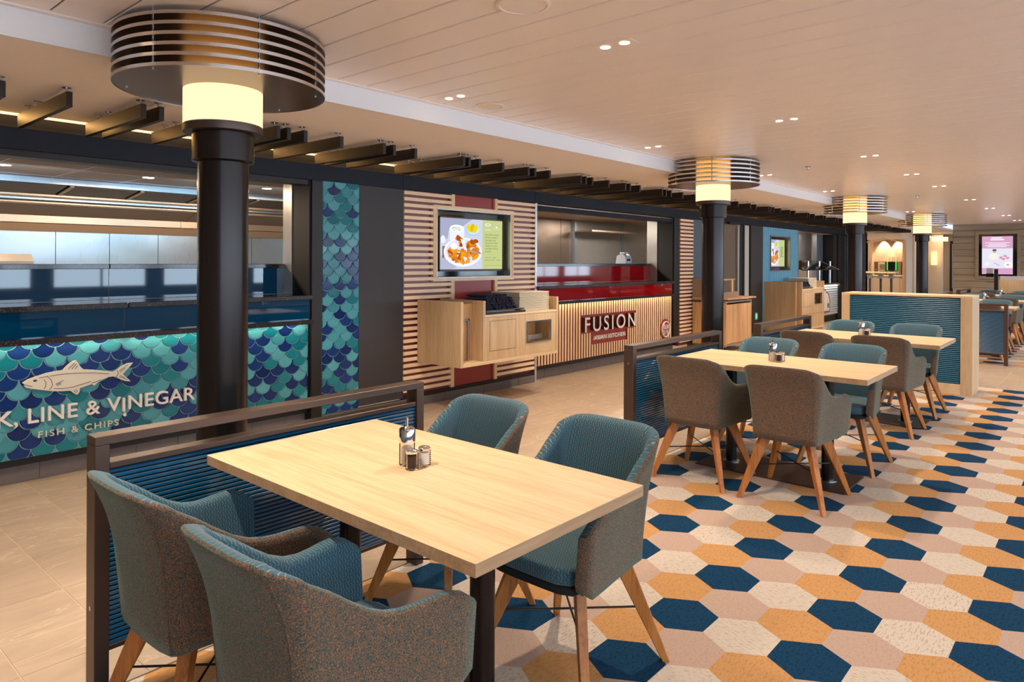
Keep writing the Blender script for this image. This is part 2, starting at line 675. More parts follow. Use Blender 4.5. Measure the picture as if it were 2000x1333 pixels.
class G:
    """collects pieces of one part"""

    def __init__(s):
        s.v = []
        s.f = []

    def add(s, v, f):
        n = len(s.v)
        s.v += [tuple(q) for q in v]
        s.f += [tuple(i + n for i in q) for q in f]
        return s

    def box(s, x0, x1, y0, y1, z0, z1, c=0.0):
        return s.add(*box_geo(min(x0, x1), max(x0, x1), min(y0, y1), max(y0, y1), min(z0, z1), max(z0, z1), c))

    def tube(s, p, q, r, n=10, r2=None):
        p, q = Vector(p), Vector(q)
        r2 = r if r2 is None else r2
        d = (q - p).normalized()
        a = d.orthogonal().normalized()
        b = d.cross(a)
        v = []
        for (c, rr) in ((p, r), (q, r2)):
            for i in range(n):
                t = 2 * PI * i / n
                v.append(c + (a * math.cos(t) + b * math.sin(t)) * rr)
        f = [(i, (i + 1) % n, n + (i + 1) % n, n + i) for i in range(n)]
        f.append(tuple(range(n))[::-1])
        f.append(tuple(range(n, 2 * n)))
        return s.add(v, f)

    def lathe(s, prof, n=32, cx=0, cy=0):
        v = []
        for (r, z) in prof:
            for i in range(n):
                t = 2 * PI * i / n
                v.append((cx + r * math.cos(t), cy + r * math.sin(t), z))
        f = []
        for k in range(len(prof) - 1):
            for i in range(n):
                j = (i + 1) % n
                f.append((k * n + i, k * n + j, (k + 1) * n + j, (k + 1) * n + i))
        f.append(tuple(range(n))[::-1])
        f.append(tuple(range((len(prof) - 1) * n, len(prof) * n)))
        return s.add(v, f)

    def prism_y(s, pts, y0, y1):
        """polygon in x,z extruded along y"""
        n = len(pts)
        v = [(p[0], y0, p[1]) for p in pts] + [(p[0], y1, p[1]) for p in pts]
        f = [tuple(range(n)), tuple(range(2 * n - 1, n - 1, -1))]
        f += [(i, n + i, n + (i + 1) % n, (i + 1) % n) for i in range(n)]
        return s.add(v, f)

    def prism_x(s, pts, x0, x1):
        """polygon in y,z extruded along x"""
        n = len(pts)
        v = [(x0, p[0], p[1]) for p in pts] + [(x1, p[0], p[1]) for p in pts]
        f = [tuple(range(n)), tuple(range(2 * n - 1, n - 1, -1))]
        f += [(i, n + i, n + (i + 1) % n, (i + 1) % n) for i in range(n)]
        return s.add(v, f)

    def obj(s, name, mat, parent=None, smooth=False, loc=None):
        o = mesh_obj(name, s.v, s.f, mat, parent, smooth, loc)
        if smooth:
            o.data.set_sharp_from_angle(angle=math.radians(38))
        return o


def box(name, mat, parent, x0, x1, y0, y1, z0, z1, c=0.0):
    return G().box(x0, x1, y0, y1, z0, z1, c).obj(name, mat, parent)


def tag(o, label, cat, group=None, kind=None):
    o['label'] = label
    o['category'] = cat
    if group:
        o['group'] = group
    if kind:
        o['kind'] = kind
    return o


def thing(name, loc, label, cat, group=None, rz=0.0):
    o = bpy.data.objects.new(name, None)
    COL.objects.link(o)
    o.location = loc
    o.rotation_euler = (0, 0, rz)
    o.empty_display_size = 0.1
    return tag(o, label, cat, group)


def struct(name, mat, x0, x1, y0, y1, z0, z1):
    o = box(name, mat, None, x0, x1, y0, y1, z0, z1)
    o['kind'] = 'structure'
    return o


def sempty(name):
    o = bpy.data.objects.new(name, None)
    COL.objects.link(o)
    o['kind'] = 'structure'
    return o


def kids(o):
    return [c for c in bpy.data.objects if c.parent == o]


def dup(root, loc, rz, label, group=None, ch=None):
    r = root.copy()
    COL.objects.link(r)
    r.location = loc
    r.rotation_euler = (0, 0, rz)
    r['label'] = label
    if group:
        r['group'] = group
    for c, subs in (ch if ch is not None else [(c, kids(c)) for c in kids(root)]):
        d = c.copy()
        COL.objects.link(d)
        d.parent = r
        for g in subs:
            e = g.copy()
            COL.objects.link(e)
            e.parent = d
    return r


def text_mesh(txt, depth, size=1.0, offset=0.0, space=1.0):
    cu = bpy.data.curves.new('text', 'FONT')
    cu.body = txt
    cu.size = size
    cu.extrude = depth / 2
    cu.offset = offset
    cu.space_character = space
    cu.resolution_u = 4
    o = bpy.data.objects.new('text', cu)
    COL.objects.link(o)
    bpy.context.view_layer.update()
    dg = bpy.context.evaluated_depsgraph_get()
    me = bpy.data.meshes.new_from_object(o.evaluated_get(dg))
    bpy.data.objects.remove(o)
    return me


def islands(me):
    n = len(me.vertices)
    par = list(range(n))

    def find(a):
        while par[a] != a:
            par[a] = par[par[a]]
            a = par[a]
        return a
    for e in me.edges:
        a, b = find(e.vertices[0]), find(e.vertices[1])
        if a != b:
            par[a] = b
    # weld coincident verts
    seen = {}
    for v in me.vertices:
        k = (round(v.co.x, 4), round(v.co.y, 4))
        if k in seen:
            a, b = find(seen[k]), find(v.index)
            if a != b:
                par[a] = b
        else:
            seen[k] = v.index
    comp = {}
    for p in me.polygons:
        comp.setdefault(find(p.vertices[0]), []).append(p)
    return list(comp.values())


def lettering(txt, x0, x1, z0, z1, y, depth, mat, parent, offset=0.0, shift=None, name='letter', whole=False, space=1.0):
    """text on a wall facing -Y between x0..x1, z0..z1 (capital height); front face at y"""
    me = text_mesh(txt, 1.0, 1.0, offset, space)
    xs = [v.co.x for v in me.vertices]
    ys = [v.co.y for v in me.vertices]
    ax, bx = min(xs), max(xs)
    ay, by = min(ys), max(ys)
    caps = text_mesh('E', 1.0, 1.0, offset)
    cz = [v.co.y for v in caps.vertices]
    c0, c1 = min(cz), max(cz)

    def tr(co):
        x = x0 + (co.x - ax) / (bx - ax) * (x1 - x0)
        z = z0 + (co.y - c0) / (c1 - c0) * (z1 - z0)
        yy = y + (0 if co.z > 0 else depth)
        return (x, yy, z)
    comps = [list(me.polygons)] if whole else islands(me)
    comps.sort(key=lambda c: min(me.vertices[i].co.x for p in c for i in p.vertices))
    res = []
    for k, c in enumerate(comps):
        mp, v, f = {}, [], []
        for p in c:
            q = []
            for i in p.vertices:
                if i not in mp:
                    mp[i] = len(v)
                    t = list(tr(me.vertices[i].co))
                    if shift and k in shift:
                        t[2] += shift[k]
                    v.append(t)
                q.append(mp[i])
            f.append(q)
        res.append(mesh_obj(name, v, f, mat, parent))
    return res


# ------------------------------------------------------------------ room shell
fl = struct('floor', 'stone_field', -5, 30, -4.8, 9.5, -0.12, -0.004)
ti_me = {}


def floor_tile(x0, x1, y0, y1):
    k = (round(x1 - x0, 3), round(y1 - y0, 3))
    if k not in ti_me:
        a, b = k[0] / 2 - 0.0015, k[1] / 2 - 0.0015
        o = G().box(-a, a, -b, b, -0.006, 0.0, 0.0012).obj('floor_tile', 'stone_tile')
        ti_me[k] = o.data
        bpy.data.objects.remove(o)
    o = link_mesh('floor_tile', ti_me[k], fl, ((x0 + x1) / 2, (y0 + y1) / 2, 0))


# light grout under the individually laid tiles
gr = box('grout_bed', 'grout_floor', fl, 0.05, 13.2, 2.53, 5.3, -0.004, -0.0018)
gr2 = box('grout_bed', 'grout_floor', fl, 9.6, 11.8, -0.6, 2.53, -0.004, -0.0018)
ys = [2.53, 2.83, 3.455, 4.075, 4.69, 5.3]
for i in range(43):
    x0 = 0.075 + i * 0.305
    for j in range(5):
        floor_tile(x0, x0 + 0.305, ys[j], ys[j + 1])
for i in range(4):
    for j in range(10):
        floor_tile(9.6 + i * 0.55, 9.6 + i * 0.55 + 0.55, 2.53 - (j + 1) * 0.3, 2.53 - j * 0.3)

# carpet: one woven sheet, hexagons are its pattern
HD = 0.24958
HTH = math.radians(-30)
HO = (3.0195, 1.3281)


def clip(poly, axis, lim, keep_less):
    out = []
    n = len(poly)
    for i in range(n):
        a, b = poly[i], poly[(i + 1) % n]
        ia = (a[axis] <= lim) if keep_less else (a[axis] >= lim)
        ib = (b[axis] <= lim) if keep_less else (b[axis] >= lim)
        if ia:
            out.append(a)
        if ia != ib:
            t = (lim - a[axis]) / (b[axis] - a[axis])
            out.append(tuple(a[k] + t * (b[k] - a[k]) for k in range(2)))
    return out


def carpet(name, X0, X1, Y0, Y1, label):
    a = (HD * math.cos(HTH), HD * math.sin(HTH))
    b = (HD * math.cos(HTH - PI / 3), HD * math.sin(HTH - PI / 3))
    v, f, fm = [], [], []
    rnd = random.Random(3)
    for i in range(-40, 110):
        for j in range(-130, 60):
            cx = HO[0] + i * a[0] + j * b[0]
            cy = HO[1] + i * a[1] + j * b[1]
            if not (X0 - .2 < cx < X1 + .2 and Y0 - .2 < cy < Y1 + .2):
                continue
            rr = HD / math.sqrt(3)
            p = [(cx + rr * math.cos(HTH + PI / 6 + k * PI / 3), cy + rr * math.sin(HTH + PI / 6 + k * PI / 3)) for k in range(6)]
            for ax, lim, kl in ((0, X0, False), (0, X1, True), (1, Y0, False), (1, Y1, True)):
                p = clip(p, ax, lim, kl)
                if not p:
                    break
            if len(p) < 3:
                continue
            n = len(v)
            v += [(q[0], q[1], 0.0) for q in p]
            f.append(tuple(range(n, n + len(p))))
            k = (i + 2 * j) % 4
            if k == 2 and rnd.random() < 0.5:
                k = 4
            fm.append(k)
    o = mesh_obj(name, v, f, None, None, mats=['carpet_blue', 'carpet_beige', 'carpet_cream', 'carpet_orange', 'carpet_cream_fine'], fmat=fm)
    o.location.z = 0.0005
    # thin binding strip along the stone
    return tag(o, label, 'carpet')


carpet('carpet', -3.0, 9.6, -4.6, 2.53, 'wide hexagon-patterned carpet in navy, ochre, beige and cream under the near tables')
carpet('carpet', 11.8, 22.7, -4.6, 2.53, 'strip of hexagon carpet far back at the right under the distant tables')
box('trim_1', 'bronze', None, -3.0, 9.6, 2.527, 2.532, -0.001, 0.0015)['kind'] = 'structure'

# ceiling with planks
ce = struct('ceiling', 'joint_dark', -5, 22.9, -4.8, 3.5, 2.522, 2.60)
for (n_, x_, l_) in ((0, 0, 0),):
    pl = G().box(-0.1008, 0.1008, -2.7, 5.285, 0.0, 0.014, 0.004).obj('ceiling_plank', 'white_ceiling')
    plm = pl.data
    bpy.data.objects.remove(pl)
    for i in range(-18, 105):
        link_mesh('ceiling_plank', plm, ce, (0.936 + 0.2091 * (i + 0.5), -1.8, CEIL))
struct('ceiling_soffit', 'white_soffit', -5, 30, 3.522, 5.33, SOFF, SOFF + 0.02)
struct('trim_2', 'white_fascia', -5, 21.6, 3.51, 3.524, SOFF, 2.515)
struct('trim_3', 'white_ceiling', -5, 22.8, 3.47, 3.51, 2.500, 2.512)
struct('ceiling_hall', 'white_soffit', 19.0, 32, 3.52, 9.4, 2.36, 2.375)
struct('ceiling_back', 'black_matte', -5, 30, 5.28, 9.5, 2.55, 2.6)
# outer walls
struct('wall_back', 'wall_cream', -5.1, -5, -4.8, 9.5, 0, 2.6)
struct('wall_kitchen', 'black_matte', -5, 22, 9.4, 9.5, 0, 2.6)
struct('wall_end', 'wall_cream', 31.5, 31.6, 2, 9.5, 0, 2.6)
# wall with the windows
wr = sempty('wall_right')
box('wall_panel', 'wall_grey', wr, -5, 24, WIN_Y - 0.2, WIN_Y, 0, 0.82)
box('wall_panel', 'wall_grey', wr, -5, 24, WIN_Y - 0.2, WIN_Y, 2.08, 2.6)
prev = -5
for wx in WINX + [99]:
    a = wx - 0.9
    box('wall_panel', 'wall_grey', wr, prev, min(a, 24), WIN_Y - 0.2, WIN_Y, 0.82, 2.08)
    if wx == 99:
        break
    prev = wx + 0.9
for k, wx in enumerate(WINX):
    w = sempty('window_%d' % (k + 1))
    f = G()
    for q in (-0.89, -0.02, 0.85):
        f.box(wx + q, wx + q + 0.04, WIN_Y - 0.02, WIN_Y + 0.01, 0.82, 2.08)
    f.box(wx - 0.89, wx + 0.89, WIN_Y - 0.02, WIN_Y + 0.01, 0.82, 0.86)
    f.box(wx - 0.89, wx + 0.89, WIN_Y - 0.02, WIN_Y + 0.01, 2.04, 2.08)
    f.obj('window_frame', 'window_frame_white', w)
# far wall with horizontal cladding
wf = struct('wall_far', 'joint_dark', 22.86, 23.0, -4.8, 3.47, 0, 2.6)
for i in range(15):
    z1 = 2.506 - i * 0.176
    z0 = max(0, z1 - 0.168)
    if z0 < z1:
        for (a, b) in ((-4.6, -0.4), (-0.392, 3.46)):
            box('cladding_board', 'cladding', wf, 22.83, 22.862, a, b, z0, z1, 0.004)

# ------------------------------------------------------------------ shopfront wall
YB = 5.20
wl = sempty('wall_left')
# long dark beam over all the openings
for (a, b) in ((-1.0, 4.35), (4.352, 6.372), (6.376, 10.0), (10.002, 15.42), (15.424, 19.05)):
    box('beam_panel', 'beam_panel' if a > 4 else 'navy_beam' if 'navy_beam' in MATS else 'beam_panel', wl, a, b, YB, YB + 0.08, 2.126, 2.262, 0.002)
box('beam_ledge', 'bronze_dark', wl, -1.0, 19.05, YB + 0.08, 5.50, 2.22, 2.24)
box('beam_back', 'bronze_dark', wl, -1.0, 19.05, 5.46, 5.48, 2.22, 2.55)
# shutter housings
box('shutter_housing', 'bronze_dark', wl, -1.0, 3.44, YB + 0.03, YB + 0.16, 2.085, 2.126)
box('shutter_housing', 'beam_panel', wl, 6.40, 9.78, YB + 0.03, YB + 0.16, 2.05, 2.108)
box('shutter_rail', 'rod_metal', wl, 6.40, 9.78, YB + 0.022, YB + 0.03, 2.104, 2.109)
# black piers
box('pier', 'bronze_dark', wl, 3.345, 3.451, YB - 0.0, 5.45, 0.0, 2.126, 0.003)
box('pier_return', 'black_matte', wl, 3.33, 3.345, YB + 0.02, 5.48, 0.9, 2.12)
box('pier', 'black_panel', wl, 3.838, 4.358, YB, 5.45, 0.10, 2.126, 0.003)
box('pier_edge', 'steel_dim', wl, 6.362, 6.398, YB - 0.012, 5.40, 0.0, 2.126, 0.002)
box('pier', 'bronze_dark', wl, 9.81, 9.985, YB, 5.45, 0.16, 2.126, 0.003)
box('pier_return', 'black_matte', wl, 9.78, 9.81, YB + 0.02, 5.48, 0.9, 2.12)
box('steel_jamb', 'steel_dim', wl, 3.32, 3.345, 5.48, 5.62, 0.9, 2.12)
box('steel_jamb', 'steel_dim', wl, 9.77, 9.80, 5.48, 5.66, 0.9, 2.12)
# tiled skirting


def skirting(x0, x1, y, z1, name):
    b = sempty(name)
    box('skirting_grout', 'skirting_grout', b, x0, x1, y + 0.006, y + 0.05, 0, z1 - 0.002)
    n = max(1, round((x1 - x0) / 0.305))
    w = (x1 - x0) / n
    for i in range(n):
        box('skirting_tile', 'skirting_tile', b, x0 + i * w + 0.0015, x0 + (i + 1) * w - 0.0015, y, y + 0.012, 0.0, z1, 0.001)


skirting(0.2, 3.45, 5.30, 0.125, 'baseboard_1')
skirting(3.45, 6.36, 5.19, 0.085, 'baseboard_2')
skirting(6.40, 9.98, 5.31, 0.115, 'baseboard_3')
skirting(12.83, 13.4, 5.19, 0.085, 'baseboard_4')
box('plinth', 'black_matte', wl, 0.2, 3.40, 5.27, 5.36, 0.115, 0.178)
box('plinth', 'bronze_dark', wl, 4.358, 6.372, 5.205, 5.36, 0.085, 0.12)
box('plinth', 'bronze_dark', wl, 6.40, 9.90, 5.28, 5.36, 0.112, 0.172)
# dark wall beyond the second kitchen
box('wall_panel', 'panel_greyblue', wl, 10.45, 11.62, YB + 0.01, 5.3, 0.0, 2.126)
box('wall_panel', 'black_panel', wl, 12.83, 13.40, YB, 5.3, 0.085, 2.126)
box('wall_panel', 'black_matte', wl, 12.50, 12.56, YB + 0.01, 5.3, 0.0, 2.126)
box('wall_panel', 'panel_pale', wl, 12.565, 12.80, YB + 0.03, 5.3, 0.0, 2.12)
dr = sempty('door_1')
box('door_leaf', 'steel_dark', dr, 11.64, 12.22, 5.24, 5.28, 0.0, 2.10, 0.003)
box('door_frame', 'steel_dim', dr, 12.24, 12.30, 5.20, 5.28, 0.0, 2.12, 0.003)
box('door_frame', 'black_matte', dr, 12.31, 12.49, 5.22, 5.28, 0.0, 2.12, 0.003)
box('door_closer', 'black_matte', dr, 11.75, 12.15, 5.14, 5.20, 2.105, 2.145, 0.004)
box('door_track', 'rod_metal', dr, 11.64, 12.3, 5.19, 5.2, 2.09, 2.105)
# last opening pier and dark jambs
box('pier', 'black_matte', wl, 18.35, 18.98, YB + 0.02, 5.5, 0.0, 2.126)
box('pier_edge', 'rod_metal', wl, 18.93, 18.97, YB - 0.005, YB + 0.02, 0.0, 2.1)
box('pier_edge', 'steel_dim', wl, 15.39, 15.43, YB - 0.005, 5.4, 0.0, 2.12)
box('pier', 'beam_panel', wl, 19.0, 19.6, YB - 0.3, YB + 0.3, 0.0, 2.36)

# ------------------------------------------------------------------ ceiling baffles over the counter fronts
BX = [-0.75, -0.42, 0.12, 0.52, 0.96, 1.26, 1.64, 1.74, 2.06, 2.50, 2.58, 2.71, 3.01, 3.40, 3.50, 3.72, 4.27, 4.34, 4.47, 4.78, 5.15, 5.25, 5.48, 6.02, 6.11, 6.23, 6.55, 6.90, 7.00, 7.22,
      7.76, 7.86, 7.99, 8.30, 8.66, 8.76, 8.98, 9.55, 9.66, 9.78, 10.06, 10.53, 10.75, 11.28, 11.37, 11.51, 11.81, 12.25, 12.50, 13.15, 13.26, 13.55, 14.05, 14.22, 14.83, 14.99,
      15.30, 15.62, 15.75, 16.0, 16.55, 16.66, 16.8, 17.36, 17.49, 17.69, 18.23, 18.39, 18.74, 19.11, 19.22, 19.40, 19.99, 20.2, 20.42, 20.82, 21.09, 21.4, 21.65]
bc = thing('baffle_canopy', (0, 4.27, 2.262), 'row of dark slats hung from the soffit above the kitchen counters', 'ceiling slats')
bm_ = G().box(-0.030, 0.0, 0.0, 0.93, 0.0, 0.083, 0.0015).obj('slat', 'bronze_dark')
slm = bm_.data
bpy.data.objects.remove(bm_)
hg = G()
hg.tube((0, 0, 0.083), (0, 0, 0.111), 0.0055, 8)
hg.tube((0, 0, 0.1095), (0, 0, 0.1125), 0.024, 14)
ho = hg.obj('hanger', 'rod_metal')
hgm = ho.data
bpy.data.objects.remove(ho)
for x in BX:
    s = link_mesh('slat', slm, bc, (x, 0, 0))
    for y in (0.05, 0.56, 0.74):
        h_ = link_mesh('hanger', hgm, s, (-0.015, y, 0))
# cove light in the recess by the wall
cg = tag(G().box(-1.0, 19.0, 5.345, 5.445, 2.378, 2.392).obj('cove_light', 'cove_glow'), 'warm glowing strip light in the recess above the slats', 'strip light')
for i in range(7):
    area('cove_wash', (0.6 + i * 2.8, 5.40, 2.372), (-0.7, 0, 0), 2.6, 0.05, 6.5, (1.0, 0.52, 0.16))

# ------------------------------------------------------------------ columns
CR = 0.1155


def make_column():
    t = thing('column', (0, 0, 0), '', 'column')
    g = G()
    g.lathe([(CR, 0.0), (CR, 1.93)], 40)
    g.obj('shaft', 'shaft_black', t, True)
    g = G().lathe([(CR, 1.905), (0.141, 1.912), (0.141, 2.045), (CR, 2.05)], 40)
    g.obj('collar', 'shaft_black', t, True)
    g = G().lathe([(0.14, 2.048), (0.181, 2.048), (0.182, 2.052), (0.182, 2.082), (0.178, 2.086), (0.14, 2.086)], 48)
    g.obj('collar_ring', 'bronze', t, True)
    g = G().lathe([(0.17, 2.086), (0.180, 2.088), (0.180, 2.252)], 48)
    g.obj('lamp_shade', 'lamp_glow', t, True)
    g = G().lathe([(0.178, 2.2525), (0.178, 2.50)], 48)
    g.obj('core', 'core_amber', t, True)
    for k in range(6):
        z = 2.2535 + k * 0.0435
        g = G()
        n = 72
        R0, th = 0.476, 0.009
        prof = [(0.179, z), (R0 - 0.003, z), (R0 - 0.003, z + th), (0.179, z + th)]
        v, f = [], []
        for (r, zz) in prof:
            for i in range(n):
                a = 2 * PI * i / n
                v.append((r * math.cos(a), r * math.sin(a), zz))
        for q in range(4):
            q2 = (q + 1) % 4
            for i in range(n):
                j = (i + 1) % n
                f.append((q * n + i, q * n + j, q2 * n + j, q2 * n + i))
        g.add(v, f)
        d = g.obj('louvre_disc', 'disc_metal', t, True)
        g2 = G()
        v, f = [], []
        for (r, zz) in [(R0 - 0.003, z - 0.003), (R0, z - 0.003), (R0, z + th + 0.003), (R0 - 0.003, z + th + 0.003)]:
            for i in range(n):
                a = 2 * PI * i / n
                v.append((r * math.cos(a), r * math.sin(a), zz))
        for q in range(4):
            q2 = (q + 1) % 4
            for i in range(n):
                j = (i + 1) % n
                f.append((q * n + i, q * n + j, q2 * n + j, q2 * n + i))
        g2.add(v, f)
        g2.obj('disc_rim', 'disc_edge', d, True)
    for k in range(6):
        a = 2 * PI * (k + 0.39) / 6
        G().tube((0.43 * math.cos(a), 0.43 * math.sin(a), 2.25), (0.43 * math.cos(a), 0.43 * math.sin(a), CEIL if k in (3, 4, 5, 0) else SOFF), 0.006, 8).obj('tie_rod', 'rod_metal', t, True)
    return t


emission('core_amber', (1.0, 0.50, 0.14), 2.6)
col0 = make_column()
colk = [(c, kids(c)) for c in kids(col0)]
CL = ['nearest dark round column with a glowing drum, in front of the fish and chips counter',
      'second dark column, beside the trolley just right of the red counter sign',
      'third dark column, standing behind the wood-framed blue booth screen',
      'farthest dark column, just left of the pale clad far wall']
CXS = [1.61, 7.03, 12.40, 17.70]
for i, x in enumerate(CXS):
    if i == 0:
        col0.location = (x, 3.27, 0)
        col0['label'] = CL[0]
    else:
        dup(col0, (x, 3.27, 0), 0, CL[i], None, colk)

# ------------------------------------------------------------------ fish and chips counter
TW, TZ = 0.1335, 0.0645


def scale_outline():
    w, h = TW / 2, TZ
    p = []
    for i in range(13):
        a = PI + PI * i / 12
        p.append((w * math.cos(a), h * math.sin(a)))
    for i in range(1, 6):
        a = -PI / 2 - (PI / 2) * i / 6
        p.append((w + w * math.cos(a), h + h * math.sin(a)))
    p.append((0, h))
    for i in range(5, 0, -1):
        a = -PI / 2 + (PI / 2) * i / 6
        p.append((-w + w * math.cos(a), h + h * math.sin(a)))
    k = 0.93
    return [(x * k, z * k) for x, z in p]


SO = scale_outline()


def tile_mesh(poly, mat):
    cx = sum(p[0] for p in poly) / len(poly)
    cz = sum(p[1] for p in poly) / len(poly)
    n = len(poly)
    v = [(p[0], 0.0, p[1]) for p in poly] + [(p[0], -0.005, p[1]) for p in poly]
    v += [(cx + (p[0] - cx) * 0.92, -0.0075, cz + (p[1] - cz) * 0.92) for p in poly]
    f = []
    for k in (0, 1):
        for i in range(n):
            j = (i + 1) % n
            f.append((k * n + i, k * n + j, (k + 1) * n + j, (k + 1) * n + i))
    f.append(tuple(range(2 * n, 3 * n)))
    me = bpy.data.meshes.new('scale_tile')
    me.from_pydata(v, [], f)
    me.materials.append(MATS[mat])
    return me


full = {m_: tile_mesh(SO, m_) for m_ in ('glaze_navy', 'glaze_teal', 'glaze_aqua')}


def scale_wall(parent, X0, X1, Z0, Z1, y, gx, gz, seed):
    """gx,gz: one cusp of the grid (the top point where two scales meet)"""
    rnd = random.Random(seed)
    k0 = int((Z0 - gz) / TZ) - 3
    k1 = int((Z1 - gz) / TZ) + 3
    cnt = 0
    for k in range(k0, k1):
        zc = gz + k * TZ
        off = (k % 2) * TW / 2
        i0 = int((X0 - gx) / TW) - 2
        i1 = int((X1 - gx) / TW) + 3
        for i in range(i0, i1):
            xc = gx + off + i * TW
            r = rnd.random()
            m_ = 'glaze_navy' if r < 0.38 else ('glaze_aqua' if r < 0.74 else 'glaze_teal')
            ps = [(xc + p[0], zc + p[1]) for p in SO]
            mnx, mxx = min(p[0] for p in ps), max(p[0] for p in ps)
            mnz, mxz = min(p[1] for p in ps), max(p[1] for p in ps)
            if mxx < X0 + .006 or mnx > X1 - .006 or mxz < Z0 + .006 or mnz > Z1 - .006:
                continue
            if mnx >= X0 and mxx <= X1 and mnz >= Z0 and mxz <= Z1:
                o = link_mesh('scale_tile', full[m_], parent, (xc, y, zc))
                o.rotation_euler = (rnd.uniform(-.008, .008), 0, rnd.uniform(-.008, .008))
            else:
                p = ps
                for ax, lim, kl in ((0, X0, False), (0, X1, True), (1, Z0, False), (1, Z1, True)):
                    p = clip(p, ax, lim, kl)
                    if len(p) < 3:
                        break
                if len(p) < 3:
                    continue
                q = [p[0]]
                for z in p[1:]:
                    if abs(z[0] - q[-1][0]) + abs(z[1] - q[-1][1]) > 1e-5:
                        q.append(z)
                if len(q) < 3:
                    continue
                me = tile_mesh([(a - xc, b - zc) for a, b in q], m_)
                link_mesh('scale_tile', me, parent, (xc, y, zc))
            cnt += 1
    return cnt


fc = thing('food_counter', (2.2, 5.25, 0), 'fish and chips counter faced with blue and teal fish-scale tiles', 'counter')
fc.location = (0, 0, 0)
box('tile_bed', 'grout', fc, 0.55, 3.335, 5.248, 5.40, 0.165, 0.894)
box('edge_trim', 'rod_metal', fc, 3.334, 3.338, 5.235, 5.26, 0.165, 0.89)
scale_wall(fc, 0.62, 3.334, 0.168, 0.892, 5.247, 1.253, 0.792 - TZ, 5)
box('shelf', 'granite', fc, 0.3, 3.336, 5.15, 5.45, 0.893, 0.930, 0.004)
box('shelf', 'granite', fc, 0.3, 1.865, 5.15, 5.56, 1.100, 1.138, 0.004)
box('shelf', 'granite', fc, 1.868, 3.336, 5.15, 5.56, 1.100, 1.138, 0.004)
box('glass_panel', 'blue_glass', fc, 0.3, 1.858, 5.21, 5.225, 0.93, 1.10)
box('glass_panel', 'blue_glass', fc, 1.862, 3.325, 5.21, 5.225, 0.93, 1.10)
box('glass_panel', 'blue_glass', fc, 0.3, 1.89, 5.60, 5.612, 1.138, 1.365)
box('glass_panel', 'blue_glass', fc, 1.894, 2.92, 5.60, 5.612, 1.138, 1.365)
box('glass_panel', 'blue_glass', fc, 2.924, 3.325, 5.60, 5.612, 1.138, 1.365)
box('back_shelf', 'granite', fc, 0.3, 1.89, 5.58, 6.0, 1.365, 1.401, 0.003)
box('back_shelf', 'granite', fc, 1.893, 3.335, 5.58, 6.0, 1.365, 1.401, 0.003)
box('led_strip', 'led_strip', fc, 0.5, 3.32, 5.205, 5.212, 0.889, 0.8925)
for i in range(2):
    area('counter_strip_light', (1.15 + i * 1.45, 5.195, 0.886), (0.25, 0, 0), 1.4, 0.015, 1.1, (1.0, 0.86, 0.6))

sp_ = thing('tiled_panel', (0, 0, 0), 'tall narrow strip of blue and teal fish-scale tiles beside the black wall', 'wall panel')
box('tile_bed', 'grout', sp_, 3.451, 3.838, YB + 0.006, 5.4, 0.088, 2.130)
scale_wall(sp_, 3.454, 3.835, 0.092, 2.127, YB + 0.005, 3.566, 2.003 - TZ, 11)

FISH = [(1.266, 0.65), (1.296, 0.668), (1.343, 0.683), (1.397, 0.697), (1.445, 0.703), (1.487, 0.705), (1.523, 0.741), (1.551, 0.76), (1.564, 0.763), (1.575, 0.747), (1.591, 0.718), (1.61, 0.696), (1.669, 0.687), (1.729, 0.674), (1.79, 0.659), (1.811, 0.665), (1.846, 0.69), (1.886, 0.708), (1.92, 0.708), (1.898, 0.682), (1.87, 0.655), (1.854, 0.636), (1.87, 0.616), (1.89, 0.597), (1.904, 0.578), (1.87, 0.585), (1.838, 0.601), (1.815, 0.619), (1.795, 0.627), (1.76, 0.626), (1.714, 0.609), (1.692, 0.595), (1.675, 0.579), (1.66, 0.592), (1.588, 0.574), (1.587, 0.553), (1.581, 0.541), (1.572, 0.532), (1.552, 0.545), (1.534, 0.564), (1.481, 0.568), (1.432, 0.575), (1.37, 0.592), (1.317, 0.606), (1.287, 0.616), (1.274, 0.629), (1.28, 0.638)]
FL = [[(1.415, 0.675), (1.479, 0.68), (1.55, 0.678), (1.667, 0.667), (1.766, 0.648)], [(1.437, 0.592), (1.493, 0.584), (1.55, 0.587), (1.653, 0.611)], [(1.382, 0.657), (1.393, 0.636), (1.392, 0.612), (1.383, 0.596)], [(1.399, 0.679), (1.423, 0.648), (1.43, 0.615), (1.418, 0.590), (1.41, 0.588)], [(1.448, 0.619), (1.493, 0.638)], [(1.451, 0.614), (1.479, 0.625)], [(1.659, 0.597), (1.717, 0.614)], [(1.817, 0.666), (1.825, 0.646), (1.817, 0.63), (1.809, 0.624)], [(1.355, 0.671), (1.403, 0.676)], [(1.276, 0.636), (1.319, 0.621)],
      [(1.52, 0.71), (1.556, 0.745)], [(1.54, 0.708), (1.567, 0.74)], [(1.56, 0.706), (1.575, 0.728)], [(1.83, 0.660), (1.885, 0.698)], [(1.835, 0.652), (1.87, 0.676)], [(1.83, 0.622), (1.885, 0.592)], [(1.835, 0.630), (1.868, 0.607)], [(1.55, 0.567), (1.566, 0.545)], [(1.565, 0.570), (1.574, 0.548)], [(1.455, 0.607), (1.48, 0.617)]]
fe = thing('fish_emblem', (0, 0, 0), 'flat cream fish emblem mounted above the counter lettering', 'sign')
G().prism_y(FISH, 5.215, 5.232).obj('fish_body', 'letter_cream', fe)
